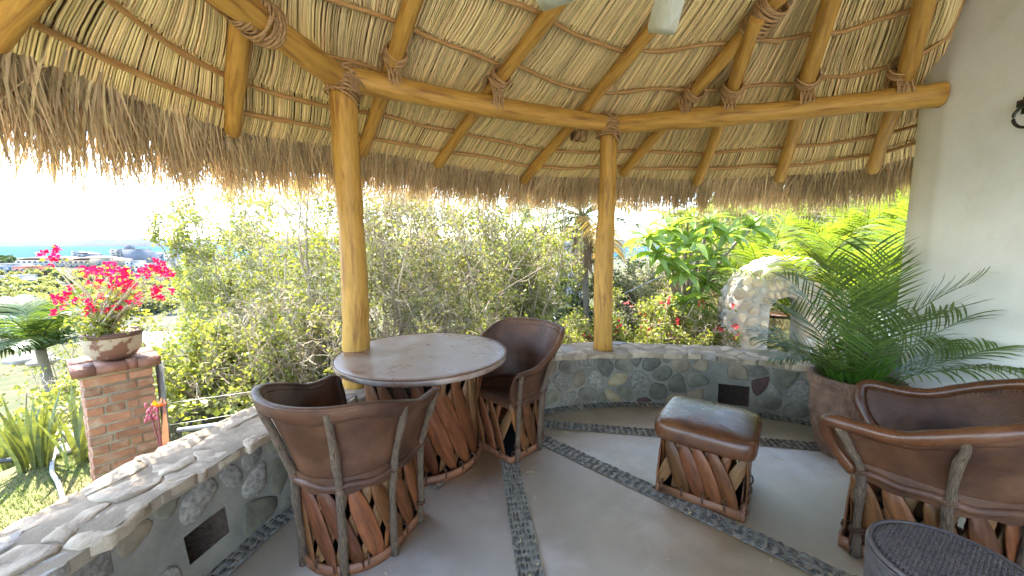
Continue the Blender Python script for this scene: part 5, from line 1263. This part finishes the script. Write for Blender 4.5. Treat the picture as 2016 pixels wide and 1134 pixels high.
for (u, v) in fl_px:
    c = at(u, v, BY+r.normal()*.09)-org; tips_.append(c)
    for j in range(3):
        p = c+r.normal(size=3)*.014; Mx = Matrix.Translation(Vector(p)) @ Vector(r.normal(size=3)+[0.3, -.9, .4]).to_track_quat('Z', 'Y').to_matrix().to_4x4() @ Matrix.Scale(r.uniform(.8, 1.25), 4)
        part('flower', fm[j], None, bo, Mx)
g = G(); hubs = [np.array([.0, 0, 0])+r.normal(size=3)*[.04, .04, 0] for _ in range(4)]; lv = []
allp = []
for c in tips_:
    h = hubs[r.integers(4)]; mid = h*.6+c*.4+np.array([0, 0, .06]); pth = catmull([h-[0, 0, .03], h*.9+[0, 0, .05], mid+r.normal(size=3)*.015, c], 12); allp.append(pth)
    V, F, U = tubes(pth, np.linspace(.006, .0015, 12)[None], 5, False); g.add(V, F, U)
g.obj('branches', M['twig'], bo, smooth=True)
allp = np.array(allp); n = 1000; i = r.integers(0, len(allp), n); j = r.integers(3, 12, n); C = allp[i, j]+r.normal(size=(n, 3))*.028
low_ = 260; a = r.random(low_)*6.28; C = np.concatenate([C, np.stack([np.cos(a)*.3*np.sqrt(r.random(low_)), np.sin(a)*.2, r.uniform(.0, .2, low_)], 1)])
n = len(C); D = norm(r.normal(size=(n, 3))); U_ = norm(np.cross(D, r.normal(size=(n, 3)))); L = r.uniform(.02, .042, n); V, F, U = leaves(C, D, U_, L, L*.38); g = G(); g.add(V, F, U); g.obj('foliage', M['leafy'], bo)

r = np.random.default_rng(41); n = 90
x = r.uniform(-1.2, 2.6, n); y = r.uniform(1.2, 3.2, n); a = r.random(n)*6.28; L = r.uniform(.01, .06, n); c = np.stack([x, y, np.full(n, .007)], 1); d = np.stack([np.cos(a), np.sin(a), 0*a], 1)
V, F, U = tubes(np.stack([c-d*L[:, None]/2, c+np.array([0, 0, .003]), c+d*L[:, None]/2], 1), .0016, 4); g = G(); g.add(V, F, U); tag(stuff(g.obj('fallen_thatch', M['stalk'])), 'tiny bits of straw fallen from the thatch onto the concrete floor', 'straw')
# fence pole, wires, pipe
q0 = at(322, 800, 3.0); fp = thing('fence_post', 'grey galvanised fence post with two wires right of the brick pillar', 'fence', (q0[0], 3.0, tz(q0[0], 3.0)))
hz = at(322, 712, 3.0)[2]-tz(q0[0], 3.0)
g = G(); V, F, U = tubes([(0, 0, 0), (0, 0, hz)], .024, 12); g.add(V, F, U); g.obj('pole', M['metal'], fp, smooth=True)
for zz in (.42, .62):
    t = np.linspace(0, 1, 12); V, F, U = tubes(np.stack([t*2.3, t*1.5, hz*zz-.04*np.sin(t*3.14)], 1), .0022, 4); g = G(); g.add(V, F, U); g.obj('wire', M['metal'], fp)
pi2 = thing('water_pipe', 'pale horizontal pipe lying behind the low wall next to the fence post', 'pipe', (q0[0]+.05, 3.05, 0))
V, F, U = tubes([(0, 0, -.05), (.35, .08, -.03), (.9, .3, -.04)], .018, 10); g = G(); g.add(V, F, U); g.obj('pipe', M['hose'], pi2, smooth=True)
# canna flower
q = at(312, 870, 2.25); cn = thing('canna_flower', 'orange red canna bloom with purple bud stalk in front of the fence post', 'flower', (q[0], 2.25, tz(q[0], 2.25)))
base = np.array([q[0], 2.25, tz(q[0], 2.25)]); top = at(310, 800, 2.25)-base; t2 = at(297, 815, 2.25)-base; t3 = at(323, 785, 2.25)-base
g = G(); V, F, U = tubes(catmull([(0, 0, 0), top*.5, top], 8), .006, 6); g.add(V, F, U); V, F, U = tubes(catmull([(0, 0, .1), top*.6, t2], 8), .005, 6); g.add(V, F, U); g.obj('stem', mk('purple_stem', (.25, .06, .07), (.15, .05, .04)), cn, smooth=True)
g = G()
for k in range(5):
    a = k*1.25; d = norm(np.array([[math.cos(a)+.9, math.sin(a)*.5, .5]]))[0]; s_ = norm(np.cross(d, [0, .3, 1.])[None])[0]; V, F, U = leaves(np.array([top]), d[None], s_[None], .055, .022, .3); g.add(V, F)
g.obj('petals', M['orange'], cn)
g = G(); 
for k in range(16):
    c = t2+r.normal(size=3)*[.012, .012, .045]; V, F, U = tubes([c-[0, 0, .014], c, c+[0, 0, .014]], np.array([[.003, .008, .003]]), 6); g.add(V, F, U)
g.obj('buds', mk('pink_bud', (.5, .13, .2), (.35, .05, .1), rough=.4), cn, smooth=True)
g = G(); V, F, U = ribbons(np.array([[(0, 0, .0), t3*.45+[.0, 0, 0], t3*.8, t3]]), np.array([[.008, .018, .014, .002]]), np.array([[.8, .6, 0]])); g.add(V, F, U); g.obj('leaf', mk('purple_leaf', (.32, .13, .12), (.2, .1, .08), trans=.3), cn)
# hose and edging
hs = thing('garden_hose', 'pale grey garden hose curving over the earth beside the lawn', 'hose', (0, 0, 0))
pp = [atz(u, v, -.35) for u, v in ((112, 885), (104, 905), (103, 930), (114, 950), (122, 975), (130, 1000))]; V, F, U = tubes(catmull(pp, 40), .014, 10); g = G(); g.add(V, F, U); g.obj('tube', M['hose'], hs, smooth=True)
ed = thing('garden_edging', 'dark plastic edging strip along the far side of the lawn', 'edging', (0, 0, 0))
pp = [atz(u, v, -.34) for u, v in ((-60, 915), (0, 908), (50, 902), (92, 897))]; V, F, U = tubes(catmull(pp, 20), .022, 8); g = G(); g.add(V, F, U); g.obj('strip', M['black'], ed)
r = np.random.default_rng(77)
def rock(u, v, zz, s, label):
    p = atz(u, v, zz); o = thing('rock', label, 'rock', tuple(p), r.random()*6, 'pale rocks around the garden bed')
    g = G(); V, F, U = lathe([(0, -.5), (.6, -.45), (1, -.1), (.9, .25), (.5, .5), (0, .55)], 14); V = V*np.array([s, s*.75, s*.5]); 
    for j in range(len(V)): V[j] *= 1+.25*nn(Vector(V[j]/s*1.7+Vector((u, v, 0))))
    g.add(V, F); g.obj('boulder', M['rock'], o, smooth=True)
rock(108, 862, -.33, .13, 'flat pale rock between the snake plants and the brick pillar'); rock(142, 858, -.33, .11, 'small pale rock touching the brick pillar base'); rock(130, 885, -.36, .15, 'pale rock beside the hose')
rock(55, 705, -1.0, .45, 'big pale boulder under the left coconut palm'); rock(85, 712, -1.0, .3, 'smaller boulder under the left coconut palm')
tag(grass('bare_stalks', 500, (-3.0, -1.95), (1.4, 3.0), (.05, .25), M['drygrass'], .003, 5), 'dry stalks sprouting at the foot of the low wall on the garden side', 'grass')

# ---------------------------------------------------------------- town, far below
def bldg(label, cat, u0, u1, vt, y, dep, mat, rows_, cols, group='town buildings by the bay', roofm=None, hip=0, rz=0, zb=-22, win='dark', balc=False, wf=.55, hf=.5, name='town_building'):
    a = at(u0, vt, y); b = at(u1, vt, y); wd = b[0]-a[0]; zt = a[2]; H = zt-zb
    o = thing(name, label, cat, ((a[0]+b[0])/2, y+dep/2, zb), rz, group)
    g = G(); g.box(-wd/2, wd/2, -dep/2, dep/2, -1, H); g.obj('walls', mat, o)
    fh = H/max(1, rows_)
    me = None
    for fj in range(rows_):
        for c in range(cols):
            ww_ = wd/cols*wf; x = -wd/2+(c+.5)*wd/cols; zc = fj*fh+fh*.5
            if me is None:
                g = G(); g.box(-ww_/2, ww_/2, -.15, .12, -fh*hf/2, fh*hf/2); me = g.mesh('window'); me.materials.append(M['glass'])
            part('window', me, None, o, Matrix.Translation((x, -dep/2, zc)))
    if balc:
        for fj in range(rows_):
            g = G(); g.box(-wd/2-.3, wd/2+.2, -dep/2-1.4, -dep/2-.16, fj*fh+fh*.02, fh*fj+fh*.28); g.obj('balcony', M['white'], o)
    if hip:
        e = .8; g = G(); r_ = min(wd, dep)*.35
        V = [(-wd/2-e, -dep/2-e, H+.02), (wd/2+e, -dep/2-e, H+.02), (wd/2+e, dep/2+e, H+.02), (-wd/2-e, dep/2+e, H+.02), (-wd/2+r_, 0, H+hip), (wd/2-r_, 0, H+hip)]
        g.add(V, [[0, 1, 5, 4], [2, 3, 4, 5], [3, 2, 1, 0]]); g.add(V, [[1, 2, 5], [3, 0, 4]]); g.obj('roof', roofm or M['tile'], o)
    else:
        g = G(); g.box(-wd/2-.2, wd/2+.2, -dep/2-.2, -dep/2+.3, H, H+.6); g.box(-wd/2-.2, wd/2+.2, dep/2-.3, dep/2+.2, H, H+.6); g.box(-wd/2-.2, -wd/2+.3, -dep/2+.31, dep/2-.31, H, H+.6); g.box(wd/2-.3, wd/2+.2, -dep/2+.31, dep/2-.31, H, H+.6); g.obj('parapet', mat, o)
    return o, wd, H
bldg('grey six storey block left wing with white balcony bands, tallest in the town', 'building', 216, 237, 491, 430, 14, M['white'], 6, 2, balc=True)
o, wd, H = bldg('plain grey slab of the tallest block in the town', 'building', 237.6, 274, 491, 430, 14, M['grey'], 5, 0)
g = G(); g.box(-10, -4, -3, 3, H+.01, H+4.5); g.obj('roof_tank_house', M['grey'], o)
bldg('long low cream resort block with pinkish hipped roof, left half', 'building', 30, 128, 512, 400, 30, M['white'], 2, 9, hip=3.5)
bldg('low cream resort block with tan hipped roof, left of the grey tower', 'building', 132, 208, 512.5, 390, 28, M['cream'], 2, 7, hip=4)
bldg('blank cream end wall block beside the tan roofed resort', 'building', 176, 211, 509, 382, 6, M['cream'], 1, 1, wf=.1)
bldg('terracotta red building with white balconies in the town', 'building', 25, 62, 527, 290, 12, M['redpaint'], 2, 3, balc=False)
bldg('long white low building at the left edge above the red building', 'building', -40, 24, 521, 300, 14, M['white'], 1, 4)
bldg('dark roofed grey stepped building in front of the sea', 'building', 150, 172, 500, 560, 20, M['grey'], 2, 2, hip=3, roofm=M['grey'])
bldg('small pale tower beside the dark roofed building', 'building', 140, 150, 495, 565, 12, M['white'], 4, 1)
bldg('white villa block right of the grey tower', 'building', 246, 262, 515, 330, 12, M['white'], 3, 2)
bldg('white flat roofed apartment block behind the magenta blooms', 'building', 264, 300, 521, 270, 14, M['white'], 3, 4)
bldg('white slab apartment rising right of the blooms', 'building', 321, 345, 500, 300, 14, M['white'], 5, 2)
bldg('grey stair tower of the white slab apartment', 'building', 311, 320.5, 502, 300, 10, M['grey'], 5, 1)
bldg('cream apartment block with stacked windows below the blooms', 'building', 266, 296, 548, 205, 12, M['cream'], 3, 3)
bldg('white apartment block half hidden by the shrubs', 'building', 346, 385, 512, 280, 14, M['white'], 4, 3)
bldg('pale hotel blocks on the skyline right of the tower', 'building', 276, 300, 497, 470, 14, M['white'], 5, 3)
bldg('low white shed with flat roof in front of the red building', 'building', -30, 18, 546, 235, 14, M['white'], 1, 3)
bldg('wide flat pale roofed market hall at the left edge', 'building', -60, 14, 573, 175, 18, M['cream'], 1, 4)
r = np.random.default_rng(12)
for k in range(14):
    u = r.uniform(-30, 80); v = r.uniform(549, 592); y = 23.4*750/(v-482); p = at(u, v, y)
    t = thing('canopy_tent', 'small pale market canopy in the open lot by the red building', 'tent', (p[0], y, -21.9), r.random(), 'pale market canopies in the town lot')
    s = r.uniform(1.6, 3); g = G(); g.add([(-s, -s, 2.4), (s, -s, 2.4), (s, s, 2.4), (-s, s, 2.4), (0, 0, 3.4)], [[3, 2, 1, 0]]); g.add([(-s, -s, 2.41), (s, -s, 2.41), (s, s, 2.41), (-s, s, 2.41), (0, 0, 3.4)], [np.array([[0, 1, 4], [1, 2, 4], [2, 3, 4], [3, 0, 4]])]); g.obj('canopy', M['white'] if k % 3 else mk('blue_canvas', (.1, .25, .5)), t)
    g = G()
    for sx in (-1, 1):
        for sy in (-1, 1): g.box(sx*s*.95-.05, sx*s*.95+.05, sy*s*.95-.05, sy*s*.95+.05, 0, 2.39)
    g.obj('poles', M['metal'], t)
# town trees
def tmass(name, label, spots, mat):
    g = G(); gt = G()
    for (x, y, zb, h, rr) in spots:
        V, F, U = tubes([(x, y, zb-.3), (x, y, zb+h*.5)], .25, 5); gt.add(V, F, U)
        n = 300; d = norm(r.normal(size=(n, 3))); C = d*rr*r.uniform(.55, 1.05, (n, 1))*[1, 1, .7]+[x, y, zb+h*.62]; D = norm(r.normal(size=(n, 3))); U_ = norm(np.cross(D, r.normal(size=(n, 3))))
        V, F, U = leaves(C, D, U_, rr*.5, rr*.22); g.add(V, F)
    o = tag(stuff(g.obj(name, mat)), label, 'trees'); stuff(gt.obj('trunks', M['trunk'], o))
sp_ = []
for k in range(40):
    u = r.uniform(-60, 30) if k < 14 else (r.uniform(172, 216) if k < 28 else r.uniform(276, 400)); y = r.uniform(430, 620); p = at(u, 500, y); sp_.append((p[0], y, -22, r.uniform(5, 8), r.uniform(2.5, 4.5)))
tmass('sea_front_trees', 'dark trees along the sea front behind the town buildings', sp_, M['leafd'])
sp_ = []
for k in range(150):
    v = r.uniform(535, 625); u = r.uniform(60, 330) if k % 5 else r.uniform(-40, 60); y = 24*750/(v-482); x = (u-1008)/750*y; sp_.append((x, y, min(-15, max(-22, tz(x, y))), r.uniform(3, 6), r.uniform(1.8, 3.6)))
tmass('open_land_scrub', 'grey green scrub trees on the open land between garden and town', sp_, M['leafg'])
# yellow house up the slope
yh = at(1128, 500, 46); zb = tz(yh[0], 46)
o, wd, H = bldg('yellow tower house with white framed window left of the palm skirt', 'house', 1108, 1143, 449, 46, 3, M['yellowpaint'], 1, 0, group=None, zb=at(1128, 484, 46)[2], hip=.5, name='house')
g = G(); g.box(-.0, .42, -1.53, -1.49, .75, 1.85); wf_ = g.obj('window_frame', M['white'], o)
for a in (.03, .235):
    for b in (.79, 1.34): g = G(); g.box(a, a+.155, -1.56, -1.535, b, b+.47); g.obj('pane', M['glass'], wf_)
o, wd, H = bldg('white lower storeys under the yellow tower house', 'house', 1098, 1146, 484.6, 45.9, 3.6, M['white'], 2, 2, group=None, zb=zb-1, name='house')
# metal roof of a neighbour below, behind the bowl
q = at(300, 672, 12); mr_ = thing('metal_roof', 'grey corrugated metal roof edge below the garden, behind the bowl planter', 'roof', (q[0], 12, q[2]-.2), .1)
g = G(); g.add([(-1.3, -.6, 0), (.9, -.6, 0), (.9, .8, .35), (-1.3, .8, .35), (-1.3, -.6, -.05), (.9, -.6, -.05), (.9, .8, .3), (-1.3, .8, .3)], [np.array([[0, 1, 2, 3], [7, 6, 5, 4], [0, 4, 5, 1], [1, 5, 6, 2], [3, 2, 6, 7], [0, 3, 7, 4]])]); g.obj('sheet', M['metal'], mr_)
g = G(); 
for x in (-1.2, .8): g.box(x-.04, x+.04, -.5, -.42, -2.6, -.06)
g.obj('supports', M['metal'], mr_)

# ---------------------------------------------------------------- air
hm = bpy.data.materials.new('haze_air'); hm.use_nodes = True; t = hm.node_tree; t.nodes.clear(); ou = t.nodes.new('ShaderNodeOutputMaterial'); pv = t.nodes.new('ShaderNodeVolumePrincipled')
pv.inputs['Color'].default_value = (.86, .93, 1, 1); pv.inputs['Density'].default_value = .000003; pv.inputs['Anisotropy'].default_value = .2; t.links.new(pv.outputs[0], ou.inputs['Volume'])
g = G(); g.box(-12500, 12500, -1200, 12500, -34, 45); stuff(g.obj('haze', hm))
